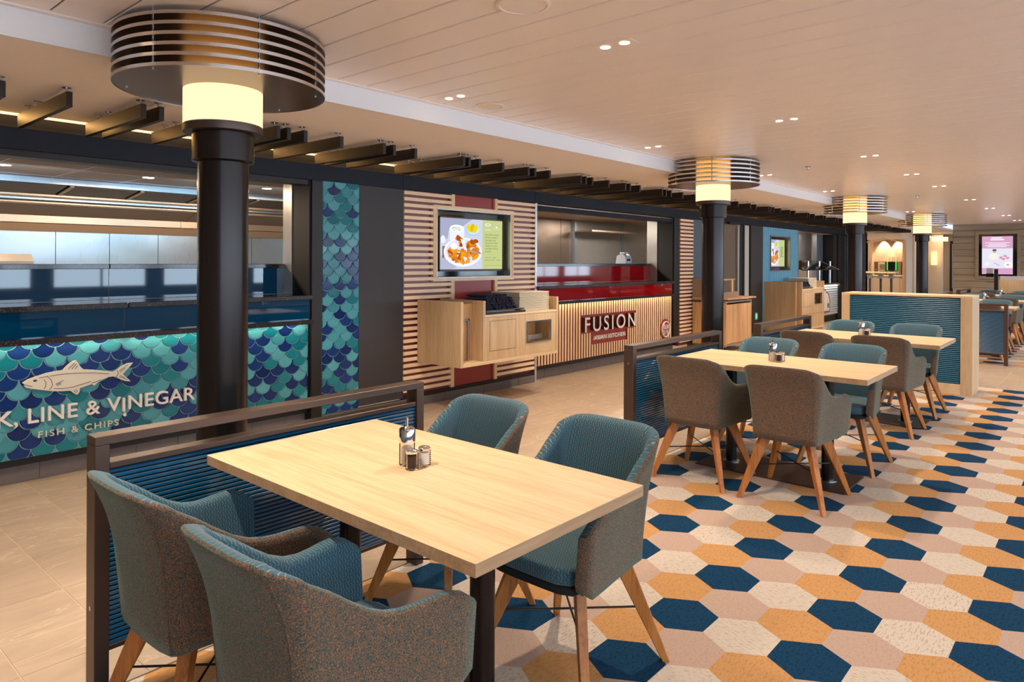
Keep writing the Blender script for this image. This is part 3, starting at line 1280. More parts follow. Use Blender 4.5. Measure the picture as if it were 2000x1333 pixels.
for l in FL:
    g = G()
    for a, b in zip(l, l[1:]):
        dx, dz = b[0] - a[0], b[1] - a[1]
        d = math.hypot(dx, dz)
        w = 0.0016
        nx, nz = -dz / d * w, dx / d * w
        g.prism_y([(a[0] + nx, a[1] + nz), (a[0] - nx, a[1] - nz), (b[0] - nx, b[1] - nz), (b[0] + nx, b[1] + nz)], 5.2138, 5.2151)
    g.obj('engraved_line', 'fish_line', fe)
G().prism_y([(1.333 + 0.011 * math.cos(a * PI / 6), 0.656 + 0.007 * math.sin(a * PI / 6)) for a in range(12)], 5.2138, 5.2151).obj('eye', 'fish_line', fe)
s1 = thing('shop_sign', (0, 0, 0), 'raised white letters HOOK, LINE & VINEGAR on fish-scale tiles', 'sign')
lettering('LINE & VINEGAR', 1.297, 2.354, 0.386, 0.479, 5.212, 0.022, 'letter_white', s1, 0.008, shift={6: -0.012}, space=1.06)
lettering('HOOK,', 0.80, 1.243, 0.386, 0.479, 5.212, 0.022, 'letter_white', s1, 0.008)
G().prism_y([(1.868, 0.369), (1.860, 0.356)] + [(1.868 + 0.0105 * math.cos(PI + a * PI / 8), 0.349 + 0.0105 * math.sin(PI + a * PI / 8)) for a in range(9)] + [(1.876, 0.356)], 5.212, 5.234).obj('drop', 'letter_white', s1)
s2 = thing('shop_sign', (0, 0, 0), 'raised cream letters FISH & CHIPS below the white counter lettering', 'sign')
lettering('FISH & CHIPS', 1.353, 1.829, 0.284, 0.324, 5.215, 0.014, 'letter_cream', s2, 0.0, space=1.25)

# ------------------------------------------------------------------ kitchen behind the fish counter
k1 = sempty('wall_kitchen_1')
seams = [-0.5, 0.25, 1.0, 1.73, 2.215, 2.708, 3.20, 3.72, 4.3, 5.2]
for a, b in zip(seams, seams[1:]):
    box('steel_panel', 'steel_wall', k1, a + 0.003, b - 0.003, 8.0, 8.03, 0.0, 1.80)
hood = thing('extractor_hood', (0, 0, 0), 'long stainless extractor hood over the fish kitchen', 'hood')
HX0, HX1 = -0.3, 6.0


def strip_x(name, mat, pts, x0=HX0, x1=HX1, th=0.012, parent=None):
    (a, b), (c, d) = pts
    dx, dz = c - a, d - b
    l = math.hypot(dx, dz)
    nx, nz = -dz / l * th, dx / l * th
    G().prism_x([(a, b), (c, d), (c + nx, d + nz), (a + nx, b + nz)], x0, x1).obj(name, mat, parent)


ck = struct('ceiling_kitchen', 'kitchen_ceiling', -0.5, 6.3, 5.5, 7.1, 2.15, 2.17)
for i in range(12):
    box('ceiling_joint', 'rod_metal', ck, -0.3 + i * 0.55, -0.294 + i * 0.55, 5.6, 7.0, 2.148, 2.1505)
for y in (5.9, 6.3, 6.9):
    box('ceiling_joint', 'rod_metal', ck, -0.3, 6, y, y + 0.006, 2.148, 2.1505)
strip_x('front_panel', 'steel_wall', ((7.1, 2.10), (7.1, 2.15)), parent=hood)
fx = HX0
while fx < HX1:
    strip_x('filter', 'hood_filter', ((7.52, 2.045), (7.12, 2.10)), fx + 0.03, fx + 0.56, 0.01, hood)
    strip_x('filter_frame', 'steel_hood', ((7.52, 2.04), (7.12, 2.096)), fx - 0.015, fx + 0.02, 0.01, hood)
    fx += 0.6
box('gutter_rail', 'steel_hood', hood, HX0, HX1, 7.50, 7.56, 2.01, 2.045, 0.01)
box('gutter_rail', 'steel_wall', hood, HX0, HX1, 7.56, 7.60, 1.985, 2.012, 0.005)
box('gutter_rail', 'steel_hood', hood, HX0, HX1, 7.60, 7.66, 1.95, 1.985, 0.012)
strip_x('underside', 'steel_dark', ((7.92, 1.865), (7.64, 1.955)), HX0, 3.45, parent=hood)
strip_x('underside', 'steel_dark', ((7.92, 1.865), (7.64, 1.955)), 3.455, HX1, parent=hood)
box('back_panel', 'steel_hood', hood, HX0, 3.40, 7.9, 7.93, 1.79, 1.865)
box('back_panel', 'steel_hood', hood, 3.405, HX1, 7.9, 7.93, 1.79, 1.865)
strip_x('lower_lip', 'steel_hood', ((7.99, 1.715), (7.93, 1.79)), parent=hood)
box('wall_side', 'steel_wall', None, 5.2, 5.24, 5.7, 8.0, 0, 2.15)['kind'] = 'structure'
oven = thing('steel_oven', (0, 0, 0), 'low steel grill box at the left behind the fish counter', 'appliance')
G().prism_x([(6.3, 1.30), (6.3, 1.42), (6.36, 1.475), (6.7, 1.475), (6.75, 1.42), (6.75, 1.30)], 1.0, 1.60).obj('body', 'steel_hood', oven)
for n_, (x, y) in enumerate(((1.42, 6.36), (2.46, 6.36), (3.60, 6.40))):
    d = tag(G().lathe([(0.045, 2.1465), (0.045, 2.1495)], 20, x, y).obj('downlight', 'kitchen_glow'),
            ['round recessed kitchen downlight at the far left', 'round recessed kitchen downlight just left of the near column', 'round recessed kitchen downlight right of the near column'][n_], 'light')
for x in (0.9, 2.5, 4.1):
    area('kitchen_light', (x, 6.5, 2.13), (0, 0, 0), 0.8, 0.3, 26, (1.0, 0.74, 0.5))
for x in (1.2, 3.4):
    area('kitchen_wall_fill', (x, 6.1, 1.95), (PI / 2 - 0.3, 0, 0), 1.4, 0.12, 8, (0.55, 0.82, 1.0))  # unseen lamps added to brighten the steel back wall with bluish light

# ------------------------------------------------------------------ slatted wall with the menu screen
sw = thing('slatted_wall_panel', (0, 0, 0), 'red wall panel with pale horizontal wooden slats around the menu screen', 'wall panel')
box('backing', 'red_back', sw, 4.358, 4.78, 5.225, 5.36, 0.10, 2.126)
box('backing', 'red_back', sw, 5.93, 6.36, 5.225, 5.36, 0.10, 2.126)
box('backing', 'red_back', sw, 4.78, 5.93, 5.227, 5.36, 0.10, 1.255)
box('backing', 'red_back', sw, 4.78, 5.93, 5.227, 5.36, 1.975, 2.126)
PZ, SH = 0.06025, 0.034


def hslats(x0, x1, z0, z1, ytop=2.114):
    k = 0
    while True:
        zt = ytop - k * PZ
        if zt < 0.14:
            break
        if zt <= z1 + 0.001 and zt - SH >= z0 - 0.001:
            box('slat', 'slat_x', sw, x0, x1, 5.19, 5.222, zt - SH, zt, 0.001)
        k += 1


hslats(4.36, 4.992, 2.0, 2.126)
hslats(4.36, 4.738, 1.225, 2.0)
hslats(4.36, 4.992, 0.12, 1.225)
hslats(5.70, 6.358, 2.0, 2.126)
hslats(5.975, 6.358, 1.225, 2.0)
hslats(5.70, 6.358, 0.12, 1.225)
for (a, b) in ((4.992, 5.038), (5.655, 5.70)):
    box('batten', 'slat_z', sw, a, b, 5.188, 5.224, 2.005, 2.126, 0.001)
    box('batten', 'slat_z', sw, a, b, 5.188, 5.224, 0.122, 1.225, 0.001)
box('frame_board', 'slat_x', sw, 4.738, 5.975, 5.186, 5.30, 1.967, 2.003, 0.001)
box('frame_board', 'slat_x', sw, 4.738, 5.975, 5.186, 5.30, 1.225, 1.260, 0.001)
box('frame_board', 'slat_z', sw, 4.738, 4.785, 5.187, 5.30, 1.260, 1.967, 0.001)
box('frame_board', 'slat_z', sw, 5.922, 5.975, 5.187, 5.30, 1.260, 1.967, 0.001)
box('red_infill', 'red_panel', sw, 5.038, 5.655, 5.215, 5.226, 0.122, 1.225)
box('red_infill', 'red_panel', sw, 5.038, 5.655, 5.215, 5.226, 2.003, 2.126)


def em(name, r, g, b, s=0.8):
    if name not in MATS:
        emission(name, srgb(r, g, b), s)
    return name


def menu_screen(x0, x1, z0, z1, yf, yd, dx0, dx1, dz0, dz1, label, detail=True):
    """recessed screen: opening x0..x1,z0..z1, rim at yf, display at yd"""
    t = thing('menu_screen', (0, 0, 0), label, 'screen')
    g = G()
    g.box(x0, x0 + 0.008, yf, yd + 0.02, z0, z1)
    g.box(x1 - 0.008, x1, yf, yd + 0.02, z0, z1)
    g.box(x0, x1, yf, yd + 0.02, z0, z0 + 0.008)
    g.box(x0, x1, yf, yd + 0.02, z1 - 0.008, z1)
    g.obj('rim', 'steel_dim', t)
    box('back_plate', 'black_gloss', t, x0 + 0.008, x1 - 0.008, yd + 0.02, yd + 0.04, z0 + 0.008, z1 - 0.008)
    g = G()
    w = 0.012
    g.box(dx0 - w, dx0, yd - 0.012, yd + 0.02, dz0 - w, dz1 + w)
    g.box(dx1, dx1 + w, yd - 0.012, yd + 0.02, dz0 - w, dz1 + w)
    g.box(dx0 - w, dx1 + w, yd - 0.012, yd + 0.02, dz0 - w * 1.8, dz0)
    g.box(dx0 - w, dx1 + w, yd - 0.012, yd + 0.02, dz1, dz1 + w)
    g.obj('bezel', 'bronze', t)
    W, H = dx1 - dx0, dz1 - dz0
    px = lambda u: dx0 + u * W
    pz = lambda v: dz1 - v * H
    lay = [yd]

    def poly(name, pts, m_):
        lay[0] -= 0.00012
        y = lay[0]
        n = len(pts)
        v = [(px(p[0]), y, pz(p[1])) for p in pts]
        if sum((pts[i][0] * pts[(i + 1) % n][1] - pts[(i + 1) % n][0] * pts[i][1]) for i in range(n)) < 0:
            v = v[::-1]
        mesh_obj(name, v, [tuple(range(n))], m_, t)

    def ell(cx, cy, rx, ry, n=24, a0=0.0, a1=2 * PI, rot=0.0):
        r = []
        for i in range(n):
            a = a0 + (a1 - a0) * i / (n if a1 - a0 > 6.2 else n - 1)
            x, y = rx * math.cos(a), ry * math.sin(a)
            r.append((cx + x * math.cos(rot) - y * math.sin(rot) * 1.0, cy + x * math.sin(rot) + y * math.cos(rot)))
        return r
    S = 0.665
    poly('photo_background', [(0, 0), (S, 0), (S, 1), (0, 1)], em('scr_cloth', 206, 210, 232))
    poly('text_panel', [(S, 0), (1, 0), (1, 1), (S, 1)], em('scr_green', 196, 206, 138))
    if True:
        rnd = random.Random(4)
        poly('cloth_shade', [(0, 0), (0.5, 0), (0.36, 0.14), (0.14, 0.22), (0.12, 0.4), (0, 0.46)], em('scr_cloth_dark', 168, 172, 198))
        poly('cloth_shade', [(0.02, 0.72), (0.10, 0.78), (0.26, 0.97), (0.16, 1.0), (0, 1.0)], em('scr_cloth_mid', 180, 184, 208))
        poly('pot_side', [(0.15, 0.2), (0.37, 0.2), (0.37, 0.42), (0.32, 0.47), (0.18, 0.47), (0.15, 0.42)], em('scr_white', 236, 238, 250))
        poly('pot_mouth', ell(0.26, 0.20, 0.11, 0.075), em('scr_white2', 250, 252, 255))
        poly('sauce', ell(0.262, 0.205, 0.088, 0.055), em('scr_sauce', 232, 240, 232))
        for i in range(9):
            poly('herb', ell(0.24 + rnd.uniform(-.05, .07), 0.205 + rnd.uniform(-.03, .03), 0.008, 0.006, 6), em('scr_herb', 70, 120, 84))
        poly('small_bowl', ell(0.51, 0.22, 0.118, 0.115), em('scr_bowl', 176, 208, 222))
        poly('small_bowl_inside', ell(0.515, 0.21, 0.105, 0.098), em('scr_bowl2', 206, 226, 234))
        for k, (cx, cy, rr) in enumerate(((0.45, 0.18, -0.3), (0.50, 0.17, 0.1), (0.545, 0.19, 0.35))):
            poly('lemon_wedge', ell(cx, cy, 0.034, 0.085, 14, rot=rr * 0.8), em('scr_yellow%d' % (k % 2), *((236, 214, 30), (220, 190, 10))[k % 2]))
        poly('cutlery', ell(0.05, 0.42, 0.035, 0.075), em('scr_white', 236, 238, 250))
        poly('cutlery', [(0.04, 0.55), (0.08, 0.55), (0.07, 0.78), (0.04, 0.78)], em('scr_brown', 150, 110, 80))
        poly('plate', ell(0.355, 0.66, 0.295, 0.285, 36), em('scr_white2', 250, 252, 255))
        poly('plate_rim', ell(0.355, 0.65, 0.268, 0.25, 36), em('scr_plate', 226, 224, 240))
        # fried pieces
        cols = [(214, 128, 28), (238, 160, 40), (180, 84, 18), (226, 142, 30), (150, 66, 16)]
        for i in range(60):
            cx = 0.12 + 0.48 * rnd.random()
            cy = 0.60 + 0.27 * rnd.random()
            if ((cx - 0.355) / 0.245) ** 2 + ((cy - 0.65) / 0.225) ** 2 > 0.86:
                continue
            k = rnd.choice((0, 1, 3, 0, 1, 3, 2))
            poly('potato_wedge', ell(cx, cy, 0.018 + .012 * rnd.random(), 0.055 + .025 * rnd.random(), 12, rot=rnd.uniform(-1.3, 1.3)), em('scr_food%d' % k, *cols[k]))
        for (bx_, by_) in ((0.27, 0.37), (0.30, 0.44), (0.34, 0.49), (0.46, 0.45), (0.50, 0.50), (0.44, 0.54), (0.52, 0.42)):
            for i in range(5):
                k = rnd.choice((0, 2, 2, 4, 3))
                poly('fried_piece', ell(bx_ + rnd.uniform(-.03, .03), by_ + rnd.uniform(-.035, .035), 0.024 + .014 * rnd.random(), 0.038, 8, rot=rnd.uniform(-1, 1)), em('scr_food%d' % k, *cols[k]))
        poly('bone_wrap', [(0.30, 0.40), (0.37, 0.42), (0.40, 0.62), (0.36, 0.62)], em('scr_white', 236, 238, 250))
        poly('dip_cup', ell(0.20, 0.55, 0.05, 0.062), em('scr_white2', 250, 252, 255))
        for i in range(3):
            poly('fork_tine', [(0.46, 0.625 + i * .012), (0.66, 0.66 + i * .02), (0.66, 0.666 + i * .02), (0.46, 0.631 + i * .012)], em('scr_cloth_dark', 168, 172, 198))
    ink = em('scr_ink', 98, 110, 60)
    wht = em('scr_white2', 250, 252, 255)
    ys_ = lay[0] - 0.0004

    def tx(s, u0, u1, v0, v1, m_):
        lettering(s, px(u0), px(u1), pz(v1), pz(v0), ys_, 0.0002, m_, t, name='text_line', whole=True)
    if detail:
        poly('logo', ell(0.742, 0.095, 0.05, 0.03), wht)
        poly('logo', ell(0.742, 0.095, 0.04, 0.018), em('scr_green', 196, 206, 138))
        poly('logo', [(0.86, 0.135), (0.885, 0.12), (0.91, 0.13), (0.89, 0.15)], wht)
        tx('FUSION', 0.695, 0.79, 0.185, 0.21, wht)
        tx('HOOK, LINE & VINEGAR', 0.83, 0.95, 0.162, 0.178, wht)
        for k, (s, e) in enumerate((('Find Asian treats,', 0.925), ('British seaside', 0.895), ('specials and', 0.87), ('American diner', 0.91), ('classics at our', 0.895), ('sociable dining', 0.91), ('piazza.', 0.80))):
            tx(s, 0.695, e, 0.278 + k * 0.057, 0.308 + k * 0.057, ink)
        tx('Open Noon - 9.00pm', 0.695, 0.885, 0.755, 0.775, ink)
        tx('Breakfast 7.30am - 10.00am', 0.695, 0.955, 0.806, 0.826, ink)
        tx('Join in, at both venues until the last sailing', 0.695, 0.965, 0.918, 0.93, ink)
        tx('time.', 0.695, 0.722, 0.948, 0.96, ink)
    else:
        for k in range(7):
            poly('text_line', [(0.70, 0.28 + k * .057), (0.90 - 0.02 * (k % 3), 0.28 + k * .057), (0.90 - 0.02 * (k % 3), 0.30 + k * .057), (0.70, 0.30 + k * .057)], ink)
    return t


menu_screen(4.785, 5.922, 1.260, 1.967, 5.186, 5.27, 4.895, 5.865, 1.345, 1.886, 'menu screen with a plate of fried food, on the pale slatted wall')

# ------------------------------------------------------------------ wall-hung service cabinet


def service_cabinet(x0, x1, label, floor_standing=False):
    L_ = x1 - x0
    t = thing('service_cabinet', (0, 0, 0), label, 'cabinet')
    y0, y1 = 4.58, 5.19
    zb, zt, zd = (0.435, 1.05, 0.912)
    if floor_standing:
        zb = 0.10
    k = L_ / 1.49
    ov = 'oak_warm'
    box('side_panel', 'oak_z', t, x0, x0 + 0.034, y0, y1, zb, zt, 0.001)
    box('bottom_board', 'oak_x', t, x0 + 0.034, x1, y0, y1, zb, zb + 0.034, 0.001)
    box('side_panel', 'oak_z', t, x1 - 0.034, x1, y0, y1, zb + 0.034, zt, 0.001)
    bay = 0.30 * k
    box('divider_panel', 'oak_z', t, x0 + bay, x0 + bay + 0.034, y0, y1, zb + 0.034, zt, 0.001)
    box('back_board', 'oak_z', t, x0 + 0.034, x1 - 0.034, y1 - 0.02, y1, zb + 0.034, zt - 0.03)
    box('worktop', 'oak_x', t, x0 + bay + 0.034, x1 - 0.034, y0 + 0.002, y1 - 0.02, zd - 0.022, zd, 0.001)
    a = x0 + bay + 0.034
    b = x1 - 0.034
    w0, w1 = x0 + 0.95 * k, x0 + 1.365 * k
    # front with opening
    mid = x0 + 0.94 * k
    box('front_panel', 'oak_z', t, a, mid - 0.001, y0 + 0.006, y0 + 0.026, zb + 0.036, zd - 0.024)
    g = G()
    g.box(mid + 0.001, w0 + 0.012, y0 + 0.006, y0 + 0.026, zb + 0.036, zd - 0.024)
    g.box(w1 - 0.012, b, y0 + 0.006, y0 + 0.026, zb + 0.036, zd - 0.024)
    g.box(w0 + 0.012, w1 - 0.012, y0 + 0.006, y0 + 0.026, zb + 0.036, 0.60)
    g.box(w0 + 0.012, w1 - 0.012, y0 + 0.006, y0 + 0.026, 0.80, zd - 0.024)
    g.obj('front_panel', 'oak_z', t)
    g = G()
    g.box(w0, w1, y0 - 0.004, y0 + 0.012, 0.797, 0.813, 0.002)
    g.box(w0, w1, y0 - 0.004, y0 + 0.012, 0.587, 0.603, 0.002)
    g.box(w0, w0 + 0.016, y0 - 0.004, y0 + 0.012, 0.603, 0.797, 0.002)
    g.box(w1 - 0.016, w1, y0 - 0.004, y0 + 0.012, 0.603, 0.797, 0.002)
    g.obj('steel_surround', 'rod_metal', t)
    box('inner_bin', 'steel_dim', t, w0 + 0.02, w1 - 0.02, y0 + 0.10, y0 + 0.104, 0.60, 0.655)
    box('bay_back', 'oak_warm', t, w0, w1, y0 + 0.22, y0 + 0.24, 0.5, 0.86)
    # square flap
    f0, f1 = x0 + 0.40 * k, x0 + 0.79 * k
    box('flap_gap', 'joint_dark', t, f0, f1, y0 + 0.0045, y0 + 0.007, 0.555, 0.85)
    box('flap', 'oak_z', t, f0 + 0.004, f1 - 0.004, y0 + 0.0035, y0 + 0.006, 0.559, 0.846)
    # pull-out with a steel slot in the left bay
    box('bay_panel', 'oak_warm', t, x0 + 0.034, x0 + bay, y0 + 0.14, y0 + 0.16, zb + 0.034, zt - 0.03)
    s0, s1_ = x0 + 0.105, x0 + 0.235
    zt2 = 0.877
    g = G()
    g.box(s0, s0 + 0.020, y0 + 0.115, y0 + 0.14, zb + 0.034, zt2, 0.003)
    g.box(s1_ - 0.020, s1_, y0 + 0.115, y0 + 0.14, zb + 0.034, zt2, 0.003)
    g.box(s0, s1_, y0 + 0.115, y0 + 0.14, zt2 - 0.02, zt2, 0.003)
    g.obj('slot_surround', 'rod_metal', t)
    if floor_standing:
        box('kick_board', 'oak_z', t, x0 + 0.03, x1 - 0.03, y0 + 0.03, y1 - 0.02, 0.0, zb)
        box('drawer_line', 'joint_dark', t, a, b, y0 + 0.0045, y0 + 0.007, 0.40, 0.404)
    return t


service_cabinet(4.53, 6.02, 'wall-hung pale oak service cabinet with napkin bundles and trays on it')
service_cabinet(13.45, 15.15, 'floor-standing pale oak service cabinet in front of the blue corrugated wall', True)
area('cabinet_strip_light', (5.35, 4.70, 0.482), (PI, 0, 0), 1.0, 0.02, 0.25, (1.0, 0.8, 0.5))
# shallow dark tray with rolls of cutlery in dark napkins


def tray_and_rolls(cx, y, z, n, lab_t, lab_r, seed):
    t = thing('cutlery_tray', (cx, y, z), lab_t, 'tray')
    g = G()
    g.box(-0.30, 0.34, -0.03, 0.36, 0.0, 0.022, 0.004)
    g.obj('base', 'tray_black', t)
    g = G()
    g.box(-0.29, 0.33, -0.02, 0.35, 0.030, 0.042, 0.003)
    g.obj('top_board', 'tray_brown', t)
    g = G()
    g.box(-0.22, 0.20, 0.0, 0.33, 0.022, 0.030)
    g.obj('spacer', 'stand_grey', t)
    rnd = random.Random(seed)
    # one roll: a folded cloth cylinder with a crumpled end
    proto = None
    lst = []
    rows = [11, 10, 9, 8, 6]
    zz = z + 0.042 + 0.017
    for r, cnt in enumerate(rows[:n]):
        for i in range(cnt):
            x = cx - 0.272 + r * 0.022 + i * 0.049 + rnd.uniform(-.004, .004)
            lst.append((x, y + 0.01 + rnd.uniform(-.012, .012), zz + r * 0.030 + rnd.uniform(-.002, .002), r, i, cnt))
    protos = []
    for q in range(3):
        g = G()
        nseg, nring = 8, 12
        prof = [(-0.005, 0.016), (0.0, 0.021), (0.02, 0.019), (0.05, 0.0185), (0.12, 0.019), (0.20, 0.018), (0.26, 0.017), (0.30, 0.012)]
        v, f = [], []
        for (yy, rr) in prof:
            for i in range(nring):
                a = 2 * PI * i / nring
                k = 1.0
                if yy < 0.03:
                    k = 1 + 0.28 * math.sin(3 * a + q) * (1 if i % 2 else 0.4)
                v.append((rr * k * math.cos(a), yy, rr * 0.86 * k * math.sin(a)))
        for s in range(len(prof) - 1):
            for i in range(nring):
                j = (i + 1) % nring
                f.append((s * nring + i, s * nring + j, (s + 1) * nring + j, (s + 1) * nring + i))
        # twisted folded end: inner cone with ridges
        b0 = len(v)
        v.append((0.003, 0.012, 0.0))
        for i in range(nring):
            f.append((i, b0, (i + 1) % nring))
        f.append(tuple(range((len(prof) - 1) * nring, len(prof) * nring)))
        g.add(v, f)
        o = g.obj('napkin_roll', 'napkin', None, False)
        protos.append(o.data)
        bpy.data.objects.remove(o)
    for (x, yy, z_, r, i, cnt) in lst:
        o = bpy.data.objects.new('napkin_roll', protos[rnd.randrange(3)])
        COL.objects.link(o)
        o.location = (x, yy, z_)
        o.rotation_euler = (rnd.uniform(-.03, .03), rnd.uniform(-1, 1), rnd.uniform(-.06, .06))
        od = ['first', 'second', 'third', 'fourth', 'fifth', 'sixth', 'seventh', 'eighth', 'ninth', 'tenth', 'eleventh']
        ro = 'bottom row' if r == 0 else ('top row' if r == n - 1 else od[r] + ' row up')
        o['label'] = 'dark napkin roll, %s from the left, %s, %s' % (od[i], ro, lab_r)
        o['category'] = 'napkin'
        o['group'] = 'napkin rolls piled on the ' + lab_r


tray_and_rolls(5.14, 4.62, 0.912, 5, 'dark two-layer tray under the napkin rolls on the wall-hung cabinet', 'wall-hung cabinet', 1)
tray_and_rolls(14.15, 4.62, 0.912, 3, 'dark tray under the napkins on the far floor-standing cabinet', 'far cabinet', 2)


def tray_stack(x0, x1, y0, y1, z0, n, pitch, where):
    g = G()
    w, d = (x1 - x0) / 2, (y1 - y0) / 2
    g.box(-w + 0.012, w - 0.012, -d + 0.012, d - 0.012, 0.0, 0.004)
    h = pitch * 0.68
    g.box(-w, w, -d, d, h * 0.25, h, 0.0012)
    o = g.obj('serving_tray', 'tray_pale')
    me = o.data
    bpy.data.objects.remove(o)
    names = ['topmost', 'second', 'third', 'fourth', 'fifth', 'sixth', 'seventh', 'eighth', 'ninth', 'tenth', 'eleventh', 'twelfth', 'thirteenth', 'fourteenth', 'fifteenth', 'sixteenth', 'seventeenth', 'lowest']
    for i in range(n):
        o = bpy.data.objects.new('serving_tray', me)
        COL.objects.link(o)
        o.location = ((x0 + x1) / 2 + random.uniform(-.003, .003), (y0 + y1) / 2 + random.uniform(-.003, .003), z0 + i * pitch)
        k = n - 1 - i
        nm = 'lowest' if i == 0 else names[k]
        tag(o, ('%s pale serving tray' % nm) + ('' if nm in ('topmost', 'lowest') else ' from the top') + ' in the stack on the ' + where, 'tray', 'pale serving trays stacked on the ' + where)


tray_stack(5.46, 5.955, 4.66, 5.06, 0.913, 16, 0.0125, 'wall-hung cabinet')
tray_stack(14.42, 14.92, 4.66, 5.06, 0.913, 14, 0.0145, 'far cabinet')

# ------------------------------------------------------------------ fusion counter
fu = thing('food_counter', (0, 0, 0), 'red glass counter with vertical pale slats below the glowing strip', 'counter')
box('backing', 'red_back', fu, 6.40, 9.81, 5.262, 5.4, 0.16, 0.90)
PX_ = 0.0594
nx = int((9.80 - 6.405) / PX_)
for i in range(nx + 1):
    x = 6.42 + i * PX_
    if x + 0.034 > 9.81:
        break
    segs = [(0.172, 0.895)]
    if 7.35 < x + 0.017 < 8.74:
        segs = [(0.172, 0.488), (0.731, 0.895)]
        if 7.61 < x + 0.017 < 8.485:
            segs = [(0.172, 0.328), (0.731, 0.895)]
    for a, b in segs:
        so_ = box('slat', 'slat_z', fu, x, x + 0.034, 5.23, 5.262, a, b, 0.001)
        so_.data.materials.append(MATS['slat_side_shaded'])
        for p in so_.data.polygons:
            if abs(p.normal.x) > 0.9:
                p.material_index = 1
box('shelf', 'granite', fu, 6.40, 9.79, 5.15, 5.45, 0.905, 0.938, 0.003)
box('shelf', 'granite', fu, 6.40, 8.3, 5.15, 5.56, 1.10, 1.136, 0.003)
box('shelf', 'granite', fu, 8.303, 9.79, 5.15, 5.56, 1.10, 1.136, 0.003)
box('glass_panel', 'red_glass', fu, 6.40, 8.28, 5.21, 5.222, 0.938, 1.10)
box('glass_panel', 'red_glass', fu, 8.286, 9.76, 5.21, 5.222, 0.938, 1.10)
box('glass_panel', 'red_glass', fu, 6.40, 8.9, 5.60, 5.612, 1.14, 1.366)
box('glass_panel', 'red_glass', fu, 8.903, 9.76, 5.60, 5.612, 1.14, 1.366)
box('back_shelf', 'granite', fu, 6.40, 9.77, 5.58, 6.0, 1.366, 1.402, 0.003)
box('led_strip', 'led_strip', fu, 6.42, 9.77, 5.20, 5.208, 0.901, 0.905)
for i in range(2):
    area('counter_strip_light', (7.25 + i * 1.7, 5.195, 0.90), (0.3, 0, 0), 1.65, 0.015, 1.6, (1.0, 0.76, 0.42))
s3 = thing('shop_sign', (0, 0, 0), 'red sign board reading FUSION ASIAN KITCHEN on the slatted counter', 'sign')
box('board', 'red_panel', s3, 7.355, 8.735, 5.25, 5.262, 0.488, 0.731)
box('board', 'red_panel', s3, 7.612, 8.485, 5.25, 5.262, 0.328, 0.4879)
simple('letter_side', srgb(70, 50, 36), 0.4, 0.3)
for o in lettering('FUSION', 7.405, 8.66, 0.508, 0.700, 5.196, 0.055, 'letter_white', s3, 0.006, space=1.3):
    o.data.materials.append(MATS['letter_side'])
    for p in o.data.polygons:
        if abs(p.normal.y) < 0.5:
            p.material_index = 1
lettering('ASIAN KITCHEN', 7.655, 8.43, 0.388, 0.442, 5.222, 0.028, 'letter_white', s3, 0.012, space=1.05)
em_ = thing('round_emblem', (0, 0, 0), 'round white ring emblem with four characters on a red disc on the slats', 'sign')
cx, cz = 9.585, 0.395
G().prism_y([(cx + 0.155 * math.cos(a * PI / 12) * (1 + 0.03 * (a % 2)), cz + 0.155 * math.sin(a * PI / 12) * (1 + 0.03 * (a % 2))) for a in range(24)], 5.222, 5.23).obj('disc', 'red_panel', em_)
g = G()
n = 28
v, f = [], []
for r, y in ((0.125, 5.222), (0.125, 5.204), (0.108, 5.204), (0.108, 5.222)):
    for i in range(n):
        a = 2 * PI * i / n
        v.append((cx + r * math.cos(a), y, cz + r * math.sin(a)))
for q in range(3):
    for i in range(n):
        j = (i + 1) % n
        f.append((q * n + i, q * n + j, (q + 1) * n + j, (q + 1) * n + i))
G().add(v, f).obj('ring', 'letter_white', em_)


def glyph(strokes, ox, oz, s):
    g = G()
    for (x0, z0, x1, z1) in strokes:
        dx, dz = x1 - x0, z1 - z0
        d = math.hypot(dx, dz)
        w = 0.045
        nx_, nz_ = -dz / d * w, dx / d * w
        g.prism_y([(ox + (x0 + nx_) * s, oz + (z0 + nz_) * s), (ox + (x0 - nx_) * s, oz + (z0 - nz_) * s), (ox + (x1 - nx_) * s, oz + (z1 - nz_) * s), (ox + (x1 + nx_) * s, oz + (z1 + nz_) * s)], 5.208, 5.222)
    g.obj('character', 'letter_white', em_)


glyph([(.1, .95, .9, .95), (.1, .05, .9, .05), (.35, .95, .35, .05), (.65, .95, .65, .05), (.1, .7, .35, .7), (.65, .7, .9, .7), (.1, .35, .35, .35), (.65, .35, .9, .35)], cx - 0.075, cz + 0.002, 0.07)
glyph([(.1, .9, .25, .75), (.05, .6, .2, .45), (.05, .05, .25, .3), (.4, .95, .4, .05), (.65, .9, .65, .1), (.9, .95, .9, .05), (.5, .6, .55, .4), (.75, .6, .8, .4)], cx + 0.006, cz + 0.002, 0.07)
glyph([(.5, .95, .05, .65), (.5, .95, .95, .65), (.2, .55, .8, .55), (.3, .4, .7, .4), (.3, .55, .3, .05), (.7, .55, .7, .25), (.3, .05, .8, .1), (.4, .25, .9, .0)], cx - 0.075, cz - 0.078, 0.07)
glyph([(.1, .9, .9, .9), (.2, .7, .8, .7), (.5, .98, .5, .05), (.1, .5, .9, .5), (.15, .3, .85, .3), (.1, .05, .9, .05), (.1, .7, .1, .5)], cx + 0.006, cz - 0.078, 0.07)
